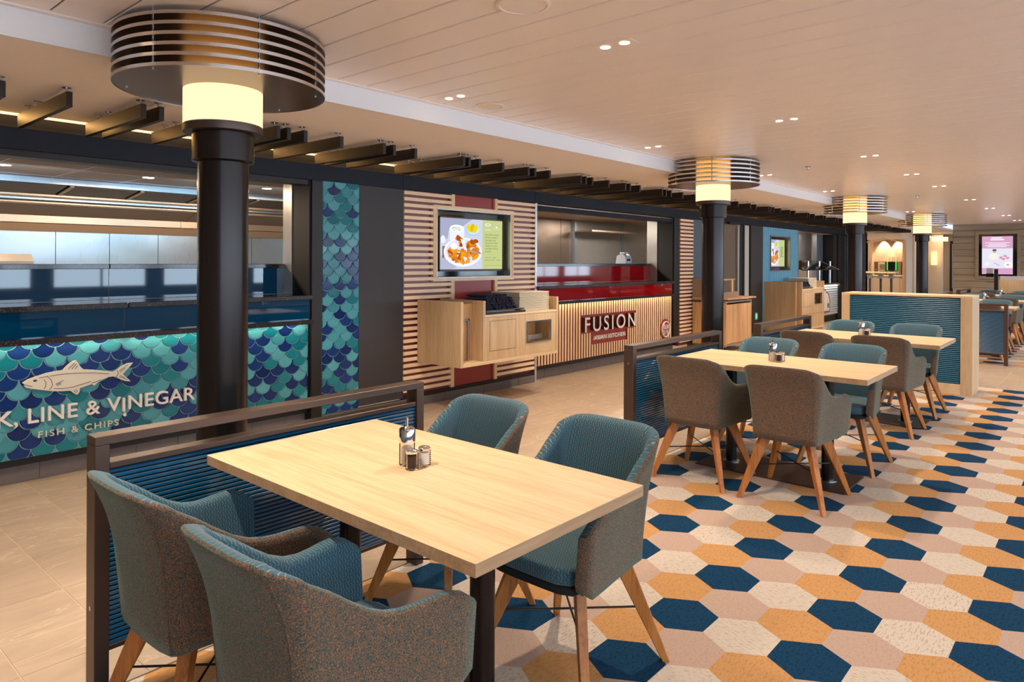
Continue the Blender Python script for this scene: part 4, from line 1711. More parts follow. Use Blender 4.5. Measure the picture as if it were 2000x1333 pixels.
# kitchen behind
k2 = sempty('wall_kitchen_2')
for (a, b, m_) in ((7.2, 9.36, 'steel_dark'), (9.36, 10.05, 'steel_dark'), (10.06, 10.42, 'steel_dark'), (10.43, 12.07, 'steel_dim'), (12.08, 12.18, 'steel_wall'), (12.19, 13.2, 'steel_dim'), (13.21, 15.3, 'steel_dim')):
    box('steel_panel', m_, k2, a, b, 7.6, 7.63, 0.0, 2.2)
box('steel_post', 'steel_wall', k2, 10.40, 10.46, 7.54, 7.6, 0.0, 2.2)
box('steel_shelf', 'steel_hood', k2, 10.46, 12.07, 7.2, 7.6, 1.98, 2.01)
struct('ceiling_kitchen_2', 'steel_hood', 6.35, 15.3, 5.5, 7.65, 2.20, 2.22)
box('wall_side', 'steel_dark', None, 6.32, 6.36, 5.42, 7.6, 0, 2.2)['kind'] = 'structure'
for n_, (x, y) in enumerate(((7.2, 5.9), (7.6, 6.1), (8.6, 6.2))):
    tag(G().lathe([(0.045, 2.196), (0.045, 2.199)], 18, x, y).obj('downlight', 'kitchen_glow'),
        ['left one of the round kitchen downlights above the red counter', 'middle round kitchen downlight above the red counter', 'right one of the round kitchen downlights above the red counter'][n_], 'light')
for x in (7.6, 9.0, 11.0):
    area('kitchen_light', (x, 6.6, 2.18), (0, 0, 0), 0.8, 0.3, 30, (1.0, 0.9, 0.78))
ph = thing('tape_dispenser', (9.30, 5.80, 1.402), 'small grey rounded dispenser on the shelf above the red glass', 'dispenser')
G().prism_x([(-0.09, 0.0), (-0.09, 0.08), (-0.06, 0.13), (0.0, 0.15), (0.07, 0.12), (0.09, 0.0)], -0.09, 0.09).obj('body', 'stand_grey', ph)
box('lid', 'stand_grey', ph, -0.05, 0.07, -0.05, 0.04, 0.15, 0.175, 0.006)
box('slot', 'black_matte', ph, -0.05, 0.05, -0.093, -0.088, 0.04, 0.075)

# slatted pier beside the second kitchen
sw = thing('slatted_wall_panel', (0, 0, 0), 'narrow red panel with pale horizontal slats right of the red counter', 'wall panel')
box('backing', 'red_back', sw, 9.99, 10.45, 5.225, 5.4, 0.10, 2.126)
hslats(9.995, 10.44, 0.12, 2.126)

# ------------------------------------------------------------------ clearing trolley by the second column
tr_ = thing('clearing_trolley', (0, 0, 0), 'tall wood-fronted clearing trolley on castors behind the second column', 'trolley')
TX0, TX1, TY0, TY1 = 10.38, 11.38, 4.60, 5.17
box('side_panel', 'trolley_wood', tr_, TX0, TX0 + 0.02, TY0, TY1, 0.12, 0.80, 0.001)
box('side_panel', 'trolley_wood', tr_, TX1 - 0.02, TX1, TY0, TY1, 0.12, 0.80, 0.001)
box('upper_side', 'panel_taupe', tr_, TX0, TX0 + 0.02, TY0 + 0.35, TY1, 0.80, 1.15, 0.001)
box('door', 'trolley_wood', tr_, TX0 + 0.02, (TX0 + TX1) / 2 - 0.003, TY0, TY0 + 0.02, 0.14, 0.76, 0.001)
box('door', 'trolley_wood', tr_, (TX0 + TX1) / 2 + 0.003, TX1 - 0.02, TY0, TY0 + 0.02, 0.14, 0.76, 0.001)
box('frame', 'steel_dim', tr_, TX0 + 0.02, TX1 - 0.02, TY0 + 0.02, TY1, 0.10, 0.13)
box('frame', 'steel_dim', tr_, TX0 + 0.0, TX1 + 0.02, TY0 + 0.005, TY1, 0.785, 0.815, 0.002)
box('shelf', 'trolley_wood', tr_, TX0 - 0.02, TX1 + 0.12, TY0 - 0.03, TY1, 0.835, 0.86, 0.001)
box('raised_box', 'panel_taupe', tr_, TX0 + 0.02, TX1 - 0.30, TY0 + 0.1, TY1, 0.86, 0.95, 0.001)
box('shelf', 'trolley_wood', tr_, TX0 + 0.02, TX1 - 0.42, TY0 + 0.1, TY1, 1.14, 1.16, 0.001)
box('upright', 'oak_z', tr_, TX1 - 0.52, TX1 - 0.46, TY0 + 0.12, TY0 + 0.16, 0.95, 1.14)
for x in (TX0 + 0.08, TX1 - 0.08):
    for y in (TY0 + 0.08, TY1 - 0.08):
        c = G().box(x - 0.03, x + 0.03, y - 0.03, y + 0.03, 0.08, 0.10).tube((x, y, 0.05), (x, y, 0.09), 0.012).obj('castor', 'rod_metal', tr_)
        G().tube((x - 0.012, y, 0.042), (x + 0.012, y, 0.042), 0.042, 16).obj('wheel', 'rubber', c)
so = thing('wall_socket', (0, 0, 0), 'small wall switch plate with a green light on the dark wall', 'switch')
box('plate', 'socket_white', so, 13.03, 13.13, 5.19, 5.2, 0.33, 0.46)
box('rocker', 'green_led', so, 13.05, 13.11, 5.186, 5.19, 0.36, 0.43)
cb = thing('floor_box', (0, 0, 0), 'small grey box with a white label low on the dark wall', 'box')
box('body', 'black_panel', cb, 12.95, 13.35, 5.10, 5.19, 0.0, 0.10)
box('label', 'socket_white', cb, 13.08, 13.14, 5.18, 5.19, 0.11, 0.17)

# ------------------------------------------------------------------ blue corrugated wall and third counter
bw = thing('corrugated_wall_panel', (0, 0, 0), 'pale blue vertically corrugated wall panel around the far menu screen', 'wall panel')
segsx = 22
wv = (15.38 - 13.41) / segsx
pan = [(13.41, 15.38, 1.97, 2.126), (13.41, 15.38, 0.1, 1.255)]
for i in range(segsx):
    x = 13.41 + i * wv
    for (z0, z1) in ((0.1, 1.255), (1.255, 1.965), (1.965, 2.126)):
        if z0 == 1.255 and x + wv > 13.80 and x < 14.90:
            continue
        G().prism_y([(x, z0), (x + wv, z0), (x + wv, z1), (x, z1)], 5.225, 5.235)
    pieces = [(0.1, 2.126)]
    if x + wv > 13.80 and x < 14.90:
        pieces = [(0.1, 1.255), (1.965, 2.126)]
    for (z0, z1) in pieces:
        v = []
        prof = [(0, 0.0), (0.12, -0.03), (0.5, -0.038), (0.88, -0.03), (1.0, 0.0)]
        for zz in (z0, z1):
            for (t_, dy) in prof:
                v.append((x + t_ * wv, 5.225 + dy, zz))
        f = [(k, k + 1, k + 6, k + 5) for k in range(4)] + [(0, 4, 3, 2, 1), (5, 6, 7, 8, 9)]
        mesh_obj('rib', v, f, 'blue_corrugated', bw)
box('backing', 'blue_corrugated', bw, 13.41, 15.38, 5.36, 5.4, 0.0, 2.126)
menu_screen(13.81, 14.89, 1.262, 1.96, 5.19, 5.28, 13.86, 14.80, 1.345, 1.895, 'far menu screen set into the blue corrugated wall', False)
c3 = thing('food_counter', (0, 0, 0), 'white corrugated counter with a sneeze guard beyond the far cabinet', 'counter')
for i in range(13):
    z0 = 0.16 + i * 0.0555
    v = []
    for xx in (15.43, 18.55):
        for (t_, dy) in [(0, 0.0), (0.25, -0.016), (0.5, -0.022), (0.75, -0.016), (1, 0)]:
            v.append((xx, 5.245 + dy, z0 + t_ * 0.0555))
    f = [(k, k + 5, k + 6, k + 1) for k in range(4)]
    mesh_obj('rib', v, f, 'white_corrugated', c3)
box('carcass', 'steel_dim', c3, 15.43, 18.56, 5.25, 5.4, 0.15, 0.90)
box('plinth', 'black_matte', c3, 15.43, 18.56, 5.27, 5.4, 0.0, 0.155)
box('worktop', 'granite', c3, 15.43, 18.6, 5.15, 5.95, 0.90, 0.935, 0.003)
area('counter_strip_light', (17.0, 5.2, 0.895), (0.3, 0, 0), 3.0, 0.015, 3.0, (1.0, 0.85, 0.6))
for x in (15.55, 16.35, 17.15, 17.95):
    G().tube((x, 5.3, 0.93), (x, 5.3, 1.46), 0.025, 12).obj('guard_post', 'rod_metal', c3, True)
G().tube((15.5, 5.3, 1.28), (18.0, 5.3, 1.28), 0.008, 8).obj('guard_rail', 'rod_metal', c3)
G().prism_x([(5.12, 1.27), (5.55, 1.47), (5.56, 1.45), (5.13, 1.25)], 15.5, 17.98).obj('sneeze_glass', 'clear_glass', c3)
G().prism_x([(5.10, 1.27), (5.55, 1.48), (5.56, 1.46), (5.11, 1.25)], 17.985, 18.0).obj('guard_end', 'steel_dim', c3)
sg = thing('shaped_sign', (0, 0, 0), 'white plaque with a red scalloped border on the white corrugated counter', 'sign')
sg_p = [(17.0, 0.19), (17.66, 0.19), (17.66, 0.50), (17.60, 0.55), (17.60, 0.60), (17.50, 0.66), (17.38, 0.68), (17.33, 0.74), (17.2, 0.76), (17.0, 0.77)]
sg_p = [(x, z + 0.05) for x, z in sg_p]
G().prism_y(sg_p, 5.205, 5.222).obj('border', 'red_panel', sg)
G().prism_y([(17.0 + (x - 17.0) * 0.9, 0.52 + (z - 0.52) * 0.88) for x, z in sg_p], 5.200, 5.206).obj('plaque', 'letter_white', sg)
G().prism_y([(17.50 + 0.06 * math.cos(a * PI / 5) * (1 + .2 * (a % 2)), 0.40 + 0.06 * math.sin(a * PI / 5) * (1 + .2 * (a % 2))) for a in range(10)], 5.197, 5.201).obj('leaf_mark', 'glaze_teal', sg)
k3 = sempty('wall_kitchen_3')
box('steel_panel', 'steel_dim', k3, 15.4, 18.0, 5.75, 5.78, 1.46, 2.15)
box('steel_panel', 'steel_dark', k3, 15.4, 19.5, 7.3, 7.33, 0.0, 2.2)
box('steel_panel', 'steel_wall', k3, 17.6, 17.75, 5.5, 5.6, 0.93, 2.12)
box('steel_panel', 'steel_wall', k3, 17.9, 18.0, 5.48, 5.55, 0.93, 2.12)
box('shutter_side', 'black_matte', k3, 18.05, 18.4, 5.25, 5.6, 0.93, 2.12)
struct('ceiling_kitchen_3', 'steel_hood', 15.3, 19.5, 5.5, 7.4, 2.15, 2.2)
area('kitchen_light', (16.6, 6.4, 2.13), (0, 0, 0), 1.2, 0.3, 8, (1.0, 0.9, 0.78))
area('kitchen_light', (16.6, 5.62, 2.12), (0, 0, 0), 1.2, 0.1, 4, (1.0, 0.8, 0.6))

# ------------------------------------------------------------------ coffee niche at the end of the hall
nw = sempty('wall_niche')
NX = 23.0
box('wall_panel', 'wall_cream', nw, NX, NX + 0.1, 5.72, 9.4, 0, 2.37)
box('wall_panel', 'wall_cream', nw, NX, NX + 0.1, 4.76, 5.72, 2.12, 2.37)
box('wall_panel', 'wall_cream', nw, NX + 0.75, NX + 0.8, 4.6, 5.8, 0, 2.37)
box('wall_panel', 'wall_cream', nw, NX, NX + 0.75, 5.72, 5.76, 0, 2.37)
box('wall_panel', 'oak_warm', nw, NX, NX + 0.75, 4.70, 4.76, 0, 2.12)
# curved pale wall right of the niche
g = G()
pts = []
pts = [(23.0, 4.76), (23.15, 4.71), (23.4, 4.66), (23.8, 4.63), (24.3, 4.63), (24.8, 4.68), (25.2, 4.8)]
v, f = [], []
for (x, y) in pts:
    v += [(x, y, 0.0), (x, y, 2.37)]
for i in range(len(pts) - 1):
    f.append((2 * i, 2 * i + 2, 2 * i + 3, 2 * i + 1))
g.add(v, f)
g.obj('curved_panel', 'wall_cream', nw, True)
box('wall_panel', 'wall_cream', nw, 24.4, 31.5, 6.6, 6.7, 0, 2.37)
box('wall_panel', 'wall_cream', nw, 26.0, 26.1, 4.22, 6.6, 0, 2.37)
box('wall_panel', 'wall_cream', nw, 26.7, 26.8, 2.0, 4.6, 0, 2.37)
box('niche_counter', 'dim_panel', nw, NX + 0.05, NX + 0.75, 4.76, 5.72, 0.0, 1.02)
box('counter_top', 'cream', nw, NX, NX + 0.75, 4.76, 5.72, 1.02, 1.06)
for y in (4.95, 5.2, 5.45):
    box('counter_door', 'dim_panel', nw, NX + 0.03, NX + 0.05, y - 0.11, y + 0.11, 0.1, 0.98, 0.004)
bt = thing('bar_table', (0, 0, 0), 'narrow high bar table on dark posts before the coffee niche', 'table')
box('tabletop', 'oak_x', bt, 21.5, 21.9, 4.62, 5.75, 1.13, 1.17, 0.002)
for y in (4.75, 5.02, 5.30):
    box('bracket', 'steel_dim', bt, 21.55, 21.72, y - 0.05, y + 0.05, 0.98, 1.13)
    G().tube((21.64, y, 0), (21.64, y, 1.0), 0.03, 12).obj('leg', 'bronze', bt, True)
cm = thing('coffee_machine', (0, 0, 0), 'black coffee machine with green side lights and clear bean hoppers', 'coffee machine')
box('body', 'black_gloss', cm, NX + 0.2, NX + 0.6, 4.97, 5.20, 1.2, 1.46)
box('side_light', 'machine_green', cm, NX + 0.18, NX + 0.2, 4.955, 4.985, 1.2, 1.46)
box('side_light', 'machine_green', cm, NX + 0.18, NX + 0.2, 5.19, 5.215, 1.2, 1.46)
box('lower_body', 'steel_dim', cm, NX + 0.25, NX + 0.6, 4.97, 5.20, 1.06, 1.2)
box('spout', 'black_matte', cm, NX + 0.12, NX + 0.2, 5.04, 5.13, 1.14, 1.22)
for y in (5.02, 5.15):
    G().lathe([(0.035, 1.46), (0.05, 1.5), (0.05, 1.6)], 14, NX + 0.4, y).obj('bean_hopper', 'clear_glass', cm, True)
cd = thing('cup_cabinet', (0, 0, 0), 'small open cabinet left of the coffee machine', 'cabinet')
g = G()
g.box(NX + 0.2, NX + 0.6, 5.26, 5.28, 1.06, 1.46).box(NX + 0.2, NX + 0.6, 5.55, 5.57, 1.06, 1.46).box(NX + 0.2, NX + 0.6, 5.26, 5.57, 1.44, 1.46).box(NX + 0.2, NX + 0.6, 5.26, 5.57, 1.20, 1.22)
g.obj('case', 'panel_taupe', cd)
box('inside_box', 'black_matte', cd, NX + 0.3, NX + 0.5, 5.28, 5.45, 1.07, 1.17)
box('inside_box', 'panel_taupe', cd, NX + 0.3, NX + 0.5, 5.28, 5.44, 1.23, 1.38)
cd2 = thing('paper_dispenser', (0, 0, 0), 'grey dispenser box right of the coffee machine', 'dispenser')
box('body', 'panel_taupe', cd2, NX + 0.2, NX + 0.6, 4.84, 4.93, 1.06, 1.46)
for y in (5.02, 5.42):
    spot('niche_spot', (NX + 0.62, y, 2.2), 40, (1, 0.75, 0.45), 1.2, 0.5, 0.02, (0, -0.25, 0))
# the sloping pelmet boards
G().prism_x([(5.72, 2.03), (5.25, 2.14), (5.25, 2.17), (5.72, 2.07)], NX - 0.02, NX + 0.3).obj('pelmet', 'dim_panel', nw)
G().prism_x([(5.25, 2.14), (4.76, 2.02), (4.76, 2.06), (5.25, 2.17)], NX - 0.02, NX + 0.3).obj('pelmet', 'dim_panel', nw)
lp = thing('wall_lamp', (25.95, 4.45, 1.50), 'bright slim wall lamp with a patterned shade in the far passage', 'lamp')
box('lamp_shade', 'wall_lamp_glow', lp, -0.06, 0.0, -0.08, 0.08, -0.14, 0.26, 0.01)
for i in range(4):
    box('finial', 'wall_lamp_glow', lp, -0.05, -0.02, -0.075 + i * 0.042, -0.055 + i * 0.042, 0.27, 0.30)
ex = thing('exit_sign', (0, 0, 0), 'small hanging sign over the far passage', 'sign')
box('panel', 'exit_sign_white', ex, 25.2, 25.24, 3.95, 4.4, 2.10, 2.24)
box('post', 'dim_panel', ex, 25.18, 25.26, 4.42, 4.5, 2.06, 2.28)
d2 = sempty('door_2')
box('door_leaf', 'black_matte', d2, 26.6, 26.65, 3.5, 4.12, 0, 2.15)
box('door_window', 'stand_grey', d2, 26.58, 26.6, 4.0, 4.05, 0.6, 2.05)
area('passage_light', (25.2, 4.2, 2.34), (0, 0, 0), 1.5, 0.6, 15, (1, 0.74, 0.46))
area('hall_light', (21.0, 5.2, 2.34), (0, 0, 0), 2.0, 1.0, 60, (1, 0.8, 0.58))

# poster screen on the far wall
ps = thing('poster_screen', (0, 0, 0), 'upright lit advertising screen in a wooden frame on the far clad wall', 'screen')
X = 22.83
P0, P1, Q0, Q1 = 1.98, 2.80, 1.10, 2.22
box('frame_board', 'cladding', ps, X - 0.05, X, P0 - .06, P1 + .13, Q1, Q1 + 0.075, 0.002)
box('frame_board', 'cladding', ps, X - 0.05, X, P0 - .06, P1 + .13, Q0 - .10, Q0 - 0.02, 0.002)
box('frame_board', 'cladding', ps, X - 0.05, X, P0 - .06, P0 + .01, Q0 - .02, Q1, 0.002)
box('frame_board', 'cladding', ps, X - 0.05, X, P1 + .05, P1 + .13, Q0 - .02, Q1, 0.002)
box('casing', 'black_gloss', ps, X - 0.03, X - 0.001, P0 + .01, P1 + .05, Q0 - .02, Q1)
D0, D1, E0, E1 = 2.085, 2.775, 1.13, 2.16


def pq(name, m_, u0, u1, v0, v1, k=1):
    x = X - 0.031 - 0.0006 * k
    ya, yb = D1 - u0 * (D1 - D0), D1 - u1 * (D1 - D0)
    za, zb = E1 - v0 * (E1 - E0), E1 - v1 * (E1 - E0)
    mesh_obj(name, [(x, ya, zb), (x, yb, zb), (x, yb, za), (x, ya, za)], [(0, 1, 2, 3)], m_, ps)


pq('display', em('ps_bg', 228, 226, 240), 0, 1, 0, 1)
pq('title_band', em('ps_pink', 214, 162, 196), 0, 1, 0, 0.32, 2)
pq('footer_band', em('ps_pink', 214, 162, 196), 0, 1, 0.84, 1, 2)
for r, (a, b) in enumerate(((0.3, 0.66), (0.28, 0.72), (0.1, 0.9), (0.22, 0.78), (0.12, 0.88), (0.2, 0.8))):
    v0 = (0.03, 0.075, 0.165, 0.20, 0.235, 0.265)[r]
    pq('text_line', em('ps_white', 250, 246, 252), a, b, v0, v0 + (0.028 if r < 2 else 0.015), 3)


def pe(name, m_, cu, cv, ru, rv, k, n=14):
    x = X - 0.031 - 0.0006 * k
    v = []
    for i in range(n):
        a = 2 * PI * i / n
        v.append((x, D1 - (cu + ru * math.cos(a)) * (D1 - D0), E1 - (cv + rv * math.sin(a)) * (E1 - E0)))
    mesh_obj(name, v, [tuple(range(n))[::-1]], m_, ps)


pe('figure_body', em('ps_cream', 244, 238, 226), 0.38, 0.53, 0.16, 0.09, 3)
pe('figure_head', em('ps_skin', 214, 176, 160), 0.41, 0.395, 0.06, 0.045, 4)
pe('figure_hair', em('ps_hair', 100, 84, 88), 0.41, 0.365, 0.07, 0.028, 5)
for (a, b) in ((0.62, 0.56), (0.75, 0.52), (0.83, 0.57), (0.7, 0.60)):
    pe('cake_plate', em('ps_rose', 216, 150, 170), a, b, 0.06, 0.03, 3)
pe('round_plate', em('ps_white', 250, 246, 252), 0.86, 0.75, 0.14, 0.075, 3)
pe('plate_food', em('ps_orange', 226, 168, 110), 0.84, 0.75, 0.05, 0.025, 4)
pe('round_plate', em('ps_cream', 244, 238, 226), 0.17, 0.73, 0.08, 0.05, 3)
for i in range(3):
    pe('plate_food', em('ps_grey', 120, 130, 140), 0.42 + i * 0.06, 0.71 + i * 0.025, 0.03, 0.008, 3)

# host stand and post
hs = thing('host_stand', (19.4, 1.75, 0), 'wooden host stand with a translucent top panel by the far screen', 'reception stand')
hs.location = (0, 0, 0)
box('body', 'oak_z', hs, 19.3, 19.8, 1.28, 2.02, 0.0, 1.05, 0.003)
box('top_panel', 'stand_grey', hs, 19.3, 19.32, 1.36, 2.0, 1.05, 1.14)
box('side_leaf', 'panel_pale', hs, 19.35, 19.4, 1.16, 1.26, 0.0, 1.06)
bp_ = thing('card_post', (0, 0, 0), 'slim black post with a small menu card holder before the host stand', 'post')
box('post', 'black_matte', bp_, 18.8, 18.86, 1.99, 2.06, 0.0, 1.30)
box('arm', 'black_matte', bp_, 18.8, 18.82, 2.06, 2.18, 1.0, 1.01)
box('card', 'stand_grey', bp_, 18.8, 18.81, 2.08, 2.20, 1.20, 1.32)
box('holder', 'black_gloss', bp_, 18.79, 18.83, 2.07, 2.21, 1.12, 1.20)

# ------------------------------------------------------------------ booth screen
bo = thing('booth_screen', (0, 0, 0), 'big wood-framed booth screen with dark teal ribbed front', 'screen')
BX0, BX1 = 8.86, 9.34
box('end_block', 'oak_z', bo, BX0, BX1, 1.16, 1.27, 0.0, 1.055, 0.001)
box('end_block', 'oak_z', bo, BX0, BX1, 2.39, 2.48, 0.0, 1.055, 0.001)
box('top_board', 'oak_y', bo, BX0, BX1, 1.16, 2.48, 1.055, 1.076, 0.001) if 'oak_y' in MATS else box('top_board', 'oak_x', bo, BX0, BX1, 1.16, 2.48, 1.055, 1.076, 0.001)
box('plinth_board', 'oak_x', bo, BX0 + 0.004, BX1, 1.27, 2.39, 0.0, 0.115, 0.001)
box('back_panel', 'oak_z', bo, BX0 + 0.05, BX1, 1.27, 2.39, 0.115, 1.055)
box('dark_backing', 'blue_slat_back', bo, BX0 + 0.022, BX0 + 0.05, 1.27, 2.39, 0.115, 1.055)
NR = 44
hr = (1.05 - 0.122) / NR
v = []
prof = [(0.0, 0.0), (0.04, -0.010), (0.35, -0.013), (0.66, -0.010), (0.72, 0.0)]
for yy in (-0.556, 0.556):
    for (t_, d_) in prof:
        v.append((d_, yy, t_ * hr))
f = [(k, k + 1, k + 6, k + 5) for k in range(4)]
rb = mesh_obj('rib', v, f, 'booth_blue')
rbm = rb.data
bpy.data.objects.remove(rb)
for i in range(NR):
    link_mesh('rib', rbm, bo, (BX0 + 0.022, 1.831, 0.122 + i * hr))

# ------------------------------------------------------------------ dividers


def make_divider():
    t = thing('divider', (0, 0, 0), '', 'divider')
    W = 1.408
    for x in (0.0, W - 0.045):
        G().box(x, x + 0.045, 0.0, 0.075, 0.0, 0.833, 0.002).obj('post', 'bronze', t)
    box('top_rail', 'bronze', t, 0.0, W, 0.0, 0.075, 0.833, 0.8625, 0.002)
    box('middle_rail', 'bronze', t, 0.045, W - 0.045, 0.005, 0.07, 0.752, 0.772, 0.002)
    box('bottom_rail', 'bronze', t, 0.045, W - 0.045, 0.005, 0.07, 0.155, 0.172, 0.002)
    box('panel_core', 'blue_slat_back', t, 0.045, W - 0.045, 0.0165, 0.0585, 0.172, 0.752)
    n = 36
    p = (0.752 - 0.172) / n
    s = G().prism_x([(0.012, 0.0), (0.030, 0.0), (0.030, p * 0.66), (0.0145, p * 0.66), (0.012, p * 0.50)], 0.045, W - 0.045).obj('panel_slat', 'blue_slat')
    s2 = G().prism_x([(0.063, 0.0), (0.063, p * 0.50), (0.0605, p * 0.66), (0.045, p * 0.66), (0.045, 0.0)], 0.045, W - 0.045).obj('panel_slat', 'blue_slat')
    for i in range(n):
        link_mesh('panel_slat', s.data, t, (0, 0, 0.172 + i * p))
        link_mesh('panel_slat', s2.data, t, (0, 0, 0.172 + i * p))
    bpy.data.objects.remove(s)
    bpy.data.objects.remove(s2)
    for z in (0.74, 0.30):
        G().tube((-0.001, 0.0375, z), (0.002, 0.0375, z), 0.008, 12).obj('bolt', 'rod_metal', t)
    return t


dv0 = make_divider()
dvk = [(c, kids(c)) for c in kids(dv0)]
dv0.location = (0.797, 2.475, 0)
dv0['label'] = 'nearest blue-slatted divider, against the end of the front table'
dup(dv0, (4.095, 2.475, 0), 0, 'blue-slatted divider at the end of the second table, with the two tweed chair backs', None, dvk)
dup(dv0, (6.35, 2.475, 0), 0, 'blue-slatted divider at the end of the third table, near the trolley', None, dvk)
dup(dv0, (12.45, 2.475, 0), 0, 'far divider behind the booth screen, its top hidden by the screen', None, dvk)
dup(dv0, (14.9, 2.475, 0), 0, 'far divider whose flat rail top peeks over the booth screen', None, dvk)
dup(dv0, (17.25, 2.475, 0), 0, 'farthest divider, dark open frame seen over the booth screen corner', None, dvk)
dup(dv0, (11.86, 1.13, 0), PI / 2, 'divider set across the aisle, right of the booth screen end', None, dvk)

# ------------------------------------------------------------------ tables


def make_table():
    t = thing('dining_table', (0, 0, 0), '', 'table')
    W, D = 0.372, 0.66
    me = box('tabletop', 'table_oak', t, -W, W, -D, D, 0.714, 0.748, 0.0012)
    me.data.materials.append(MATS['table_oak_edge'])
    for p in me.data.polygons:
        if abs(p.normal.z) < 0.6:
            p.material_index = 1
    for y in (-0.33, 0.33):
        G().tube((0.0, y, 0.008), (0.0, y, 0.714), 0.038, 24).obj('leg', 'shaft_black', t, True)
        box('support_plate', 'bronze_dark', t, -0.12, 0.12, y - 0.12, y + 0.12, 0.706, 0.7139)
        G().tube((0.048, y - 0.01, 0.008), (0.048, y - 0.01, 0.075), 0.005, 8).tube((0.0, y, 0.0085), (0.0, y, 0.012), 0.058, 20).obj('levelling_fitting', 'chrome', t)
    box('base_plate', 'bronze', t, -0.23, 0.23, -0.495, 0.495, 0.0005, 0.008, 0.0015)
    return t


tb0 = make_table()
tbk = [(c, kids(c)) for c in kids(tb0)]
TXS = [(1.507, 1.757, 'front oak-topped table nearest the camera'), (4.80, 1.755, 'second oak-topped table, between two tweed and two teal-fronted chairs'), (7.05, 1.76, 'third oak-topped table, just before the booth screen'),
       (13.2, 1.81, 'nearest of the oak-topped tables beyond the booth screen'), (15.55, 1.81, 'middle one of the oak-topped tables beyond the booth screen'), (18.0, 1.81, 'farthest oak-topped table beyond the booth screen')]
for i, (x, y, lb) in enumerate(TXS):
    if i == 0:
        tb0.location = (x, y, 0)
        tb0['label'] = lb
    else:
        dup(tb0, (x, y, 0), 0, lb, None, tbk)

# ------------------------------------------------------------------ condiments


def make_condiments():
    a = thing('sugar_dispenser', (0, 0, 0), '', 'sugar dispenser')
    g = G().lathe([(0.0, 0.001), (0.024, 0.0), (0.0265, 0.003), (0.0265, 0.076), (0.0245, 0.076), (0.0245, 0.006), (0.0, 0.005)], 28)
    g.obj('glass_jar', 'clear_glass', a, True)
    G().lathe([(0.0235, 0.007), (0.0235, 0.052), (0.016, 0.062), (0.0, 0.068)], 24).obj('sugar', 'salt', a, True)
    G().lathe([(0.0245, 0.076), (0.0275, 0.0765), (0.0275, 0.120), (0.0255, 0.124), (0.010, 0.1245), (0.006, 0.129)], 32).obj('cap', 'chrome', a, True)
    G().tube((0, 0, 0.127), (0, 0, 0.160), 0.0048, 14).obj('spout', 'chrome', a, True)
    res = [a]
    for nm, cont in (('pepper_shaker', 'pepper'), ('salt_shaker', 'salt')):
        b = thing(nm, (0, 0, 0), '', nm.split('_')[0] + ' shaker')
        pr = [(0.0, 0.001), (0.020, 0.0), (0.022, 0.004)]
        z = 0.006
        while z < 0.050:
            pr += [(0.0192, z), (0.0222, z + 0.0035)]
            z += 0.007
        pr += [(0.0195, 0.0555), (0.018, 0.0555), (0.0172, 0.006), (0.0, 0.005)]
        G().lathe(pr, 26).obj('ribbed_glass', 'clear_glass', b, True)
        G().lathe([(0.0168, 0.007), (0.0168, 0.046), (0.0, 0.048)], 20).obj('filling', cont, b, True)
        G().lathe([(0.0205, 0.054), (0.0210, 0.060), (0.018, 0.064), (0.010, 0.0665), (0.0, 0.067)], 28).obj('cap', 'chrome', b, True)
        res.append(b)
    return res


cs = make_condiments()
csk = [[(c, kids(c)) for c in kids(o)] for o in cs]
where = ['the front table', 'the second table', 'the third table', 'the nearest table beyond the booth screen', 'the middle table beyond the booth screen', 'the farthest table']
for i, (x, y, lb) in enumerate(TXS):
    if i == 0:
        pos = [(1.531, 1.803), (1.508, 1.752), (1.563, 1.752)]
    else:
        pos = [(x + 0.03, y + 0.045), (x + 0.005, y - 0.006), (x + 0.06, y - 0.006)]
    for k in range(3):
        lab = ['sugar pourer with chrome cap and spout on ', 'small ribbed pepper shaker with dark filling on ', 'small ribbed salt shaker with pale filling on '][k] + where[i]
        p = (pos[k][0], pos[k][1], 0.7482)
        if i == 0:
            cs[k].location = p
            cs[k]['label'] = lab
        else:
            dup(cs[k], p, 0, lab, None, csk[k])

# ------------------------------------------------------------------ chairs


def smooth01(t):
    t = max(0.0, min(1.0, t))
    return t * t * (3 - 2 * t)


def shell_path(z):
    """horizontal section of the chair shell at height z: front right -> back -> front left"""
    k = (z - 0.38) / 0.44
    xb = -0.20 - 0.045 * k - 0.17 * max(0, k - 0.45) ** 2
    hb = 0.192 + 0.028 * smooth01(k * 1.2) + 0.06 * max(0, k - 0.5) ** 2
    hf = 0.243 + 0.035 * k
    r = 0.035 + 0.045 * max(0, k)
    pts = []
    n = 10
    x_f = 0.252
    for i in range(n + 1):
        t = i / n
        xx = x_f + (xb + r - x_f) * t
        yy = -(hf + (hb - hf) * smooth01(t))
        pts.append((xx, yy))
    m_ = 6
    for i in range(1, m_ + 1):
        a = PI / 2 * i / m_
        pts.append((xb + r - r * math.sin(a), -(hb - r) - r * math.cos(a)))
    nb = 10
    for i in range(1, nb):
        yy = -(hb - r) + 2 * (hb - r) * i / nb
        bulge = 0.012 * (1 - (yy / hb) ** 2)
        pts.append((xb - bulge, yy))
    for i in range(m_, -1, -1):
        a = PI / 2 * i / m_
        pts.append((xb + r - r * math.sin(a), (hb - r) + r * math.cos(a)))
    for i in range(n - 1, -1, -1):
        t = i / n
        pts.append((x_f + (xb + r - x_f) * t, hf + (hb - hf) * smooth01(t)))
    return pts


NP = len(shell_path(0.5))


